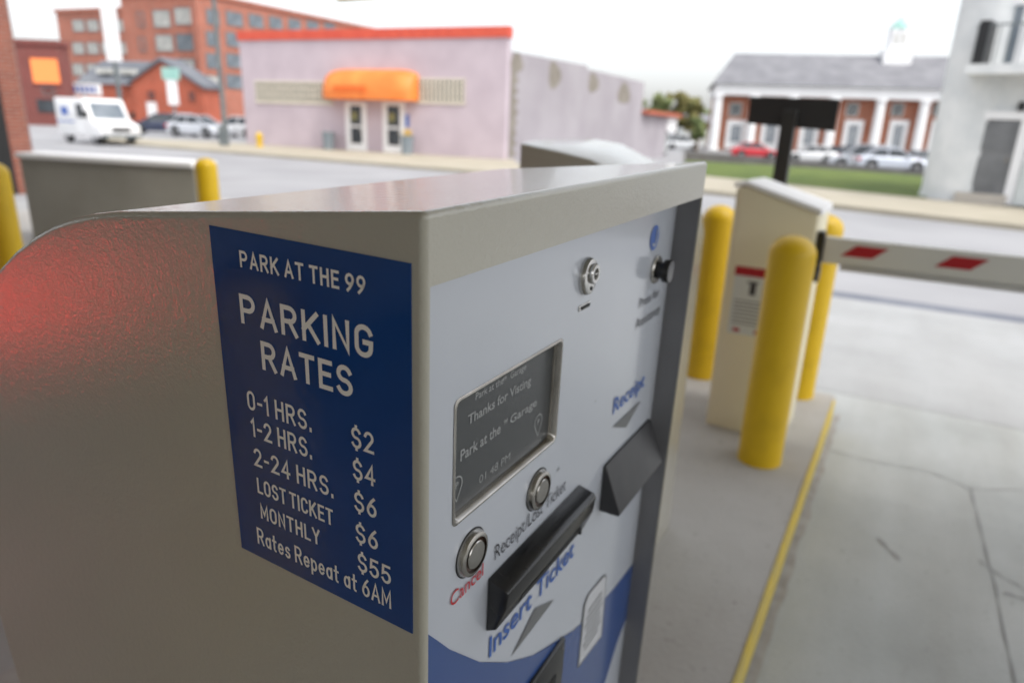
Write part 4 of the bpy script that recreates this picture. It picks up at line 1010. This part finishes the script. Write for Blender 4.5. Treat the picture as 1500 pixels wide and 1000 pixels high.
# ================================================================== WHITE ROUND-CORNERED BUILDING (right)
zg = ZS + .1
pc = gnd(1397, 296)
wb = thing('rounded_white_building', 'white painted building with a rounded corner tower, balcony and grey door', 'building', (pc.x, pc.y, zg), 0)
Rr = .93
bm = BM(); lathe(bm, [(0, 0), (Rr * 1.05, 0), (Rr, .25), (Rr, 10), (0, 10)], 48, None, (0, 0, 0)); link('round_tower', bm, M_WBRICK, wb, 40)
Qd = Facade(gnd(1404, 300), gnd(1500, 309), zg)
m_in = Matrix.Translation((-pc.x, -pc.y, -zg)) @ Matrix.Translation(Qd.A) @ Matrix.Rotation(Qd.rz, 4, 'Z')
wl = add('wall', M_WBRICK, wb, (0.1, 8, .2, 6, 0, 10)); wl.matrix_local = m_in
dx0, dx1, dz0, dz1 = Qd.rect(1421, 175, 1484, 278)
df = add('door_frame', M_WHITE, wb, (dx0 - .22, dx0, .05, .199, 0.02, dz1 + .22), (dx1, dx1 + .22, .05, .199, 0.02, dz1 + .22), (dx0, dx1, .055, .199, dz1, dz1 + .22)); df.matrix_local = m_in
dd = add('door', M_DOORG, wb, (dx0, dx1, .12, .199, .28, dz1 - .003)); dd.matrix_local = m_in
add('handle', M_STEEL, dd, (dx1 - .16, dx1 - .1, .06, .12, 1.15, 1.3))
for k in range(2): add('door_panel', M_DOORG, dd, (dx0 + .15, dx1 - .15, .10, .12, .45 + k * 1.0, 1.25 + k * .95))
st_ = add('doorstep', M_STEP, wb, (dx0 - .1, dx1 + .1, -.25, .118, 0, .27)); st_.matrix_local = m_in
# balcony and upper french door
bx0 = Qd.uv(1424, 110)[0]; bz = Qd.uv(1450, 112)[1]
bl = add('balcony', M_WBRICK, wb, (bx0, 6, -.9, .198, bz, bz + .25)); bl.matrix_local = m_in
bm = BM()
for k in range(22): tube(bm, (bx0 + .1 + k * .25, -.82, bz + .25), (bx0 + .1 + k * .25, -.82, bz + 1.2), .014, 6)
tube(bm, (bx0 + .05, -.82, bz + 1.2), (6, -.82, bz + 1.2), .025, 8); link('railing', bm, M_POLE, bl)
add('dark_screen', M_BLK, bl, (bx0 + .12, bx0 + .36, -.88, -.1, bz + .26, bz + 1.32))
ux0, ux1, uz0, uz1 = Qd.rect(1462, 8, 1492, 90)
fd = add('french_door', M_WHITE, wb, (ux0 - .25, ux0, .06, .199, bz + .26, uz1 + .3), (ux1, ux1 + .25, .06, .199, bz + .26, uz1 + .3), (ux0, ux1, .065, .199, uz1, uz1 + .3)); fd.matrix_local = m_in
add('pane', M_GLASSB, fd, (ux0, ux1, .13, .195, bz + .26, uz1 - .002))
sx0, _, sz0, sz1 = Qd.rect(1488, 256, 1510, 303)
for k in range(7):
    o = add('siding_board', M_SIDING, wb, (dx1 + .25, 6, .13 - .008 * (k % 2), .198, .03 + k * .155, .03 + k * .155 + .150)); o.matrix_local = m_in
wx0 = Qd.uv(1495, 230)[0]
o = window(wb, wx0, wx0 + 1.1, 1.25, 2.3, M_GLASSD, M_WHITE, 2, 2, 0, .07, .06); o.matrix_local = m_in @ Matrix.Translation((wx0, .12, 1.25))
lx, lz = Qd.uv(1496, 156); o = add('wall_lamp', M_BLK2, wb, (lx - .08, lx + .08, -.02, .198, lz - .12, lz + .12), bev=.02); o.matrix_local = m_in
# ---------------------------------------------------------------- low rail wall beyond the lawn
a = gnd(1003, 236); b = gnd(1352, 258)
Qr = Facade(a, b, ground_z((a.x + b.x) / 2, (a.y + b.y) / 2))
rw = thing('low_boundary_wall', 'long low grey boundary wall between the lawn and the parked cars', 'wall', Qr.A, Qr.rz)
add('wall_block', M_BARW, rw, (0, Qr.len, 0, .25, -.3, .42)); add('coping', M_DIRT, rw, (-.03, Qr.len + .03, -.04, .29, .421, .50))
# ================================================================== TREES
def tree(px, py_top, depth, wpx, label, leaf, seed):
    rnd = random.Random(seed); g = at(px, 200, depth); gz_ = ground_z(g.x, g.y); top = at(px, py_top, depth).z - gz_; rad = wpx / 2000 * depth
    t = thing('tree', label, 'tree', (g.x, g.y, gz_), 0, 'trees beyond the pink annex')
    bm = BM(); lathe(bm, [(0, -.2), (.28, -.2), (.2, top * .3), (.1, top * .75), (0, top * .8)], 10); link('trunk', bm, M_BARK, t, 60)
    bm = BM()
    for k in range(7):
        a = rnd.uniform(0, 6.28); z = top * rnd.uniform(.3, .6); tube(bm, (0, 0, z), (math.cos(a) * rad * .7, math.sin(a) * rad * .7, z + top * .25), .06, 6)
    link('limb', bm, M_BARK, t)
    vs_, fs_ = [], []
    cl = [(rnd.gauss(0, .45) * rad, rnd.gauss(0, .45) * rad, top * rnd.uniform(.38, .93), rnd.uniform(.2, .42) * rad) for _ in range(34)]
    for (cx, cy, cz, cr_) in cl:
        for _ in range(110):
            d = Vector((rnd.gauss(0, 1), rnd.gauss(0, 1), rnd.gauss(0, .8))).normalized() * cr_ * rnd.uniform(.55, 1)
            q = Vector((cx, cy, cz)) + d; a = Vector((rnd.gauss(0, 1), rnd.gauss(0, 1), rnd.gauss(0, 1))).normalized() * .22; b = a.orthogonal().normalized() * .16
            i = len(vs_); vs_ += [q - a, q + b, q + a, q - b]; fs_.append((i, i + 1, i + 2, i + 3))
    me = bpy.data.meshes.new('crown'); me.from_pydata([tuple(v) for v in vs_], [], fs_); me.materials.append(leaf); o = bpy.data.objects.new('crown', me); C.objects.link(o); o.parent = t
tree(962, 138, 95, 38, 'dark green tree just right of the pink wall end', M_LEAF, 1)
tree(990, 133, 100, 34, 'yellowish green tree, tallest of the far trees between the pink annex and the hall', M_LEAF2, 2)
tree(1014, 140, 92, 30, 'olive tree right of the tallest one and above the pale house', M_LEAF2, 3)
tree(1030, 160, 120, 26, 'small dark tree next to the hall corner', M_LEAF, 4)
tree(1022, 172, 80, 16, 'small fresh green bush tree at the hall corner', M_LEAF, 5)
Qx = Facade(at(998, 200, 110), at(1042, 203, 110), -1.05)
ho = thing('far_pale_house', 'pale grey house far away between the pink annex and the hall', 'building', Qx.A, Qx.rz)
hz = Qx.uv(1020, 180)[1]
add('wall', M_SIDING, ho, (0, Qx.len, 0, 6, -.1, hz)); bm = BM(); prism(bm, [(-.4, hz + .01), (6.4, hz + .01), (3, hz + 1.4)], -.3, Qx.len + .3, 'x'); link('roof', bm, M_ROOFG, ho)
window(ho, 1.2, 2.2, 1.0, 2.2, M_GLASSD, M_WHITE)
window(ho, 3.0, 4.0, 1.0, 2.2, M_GLASSD, M_WHITE)
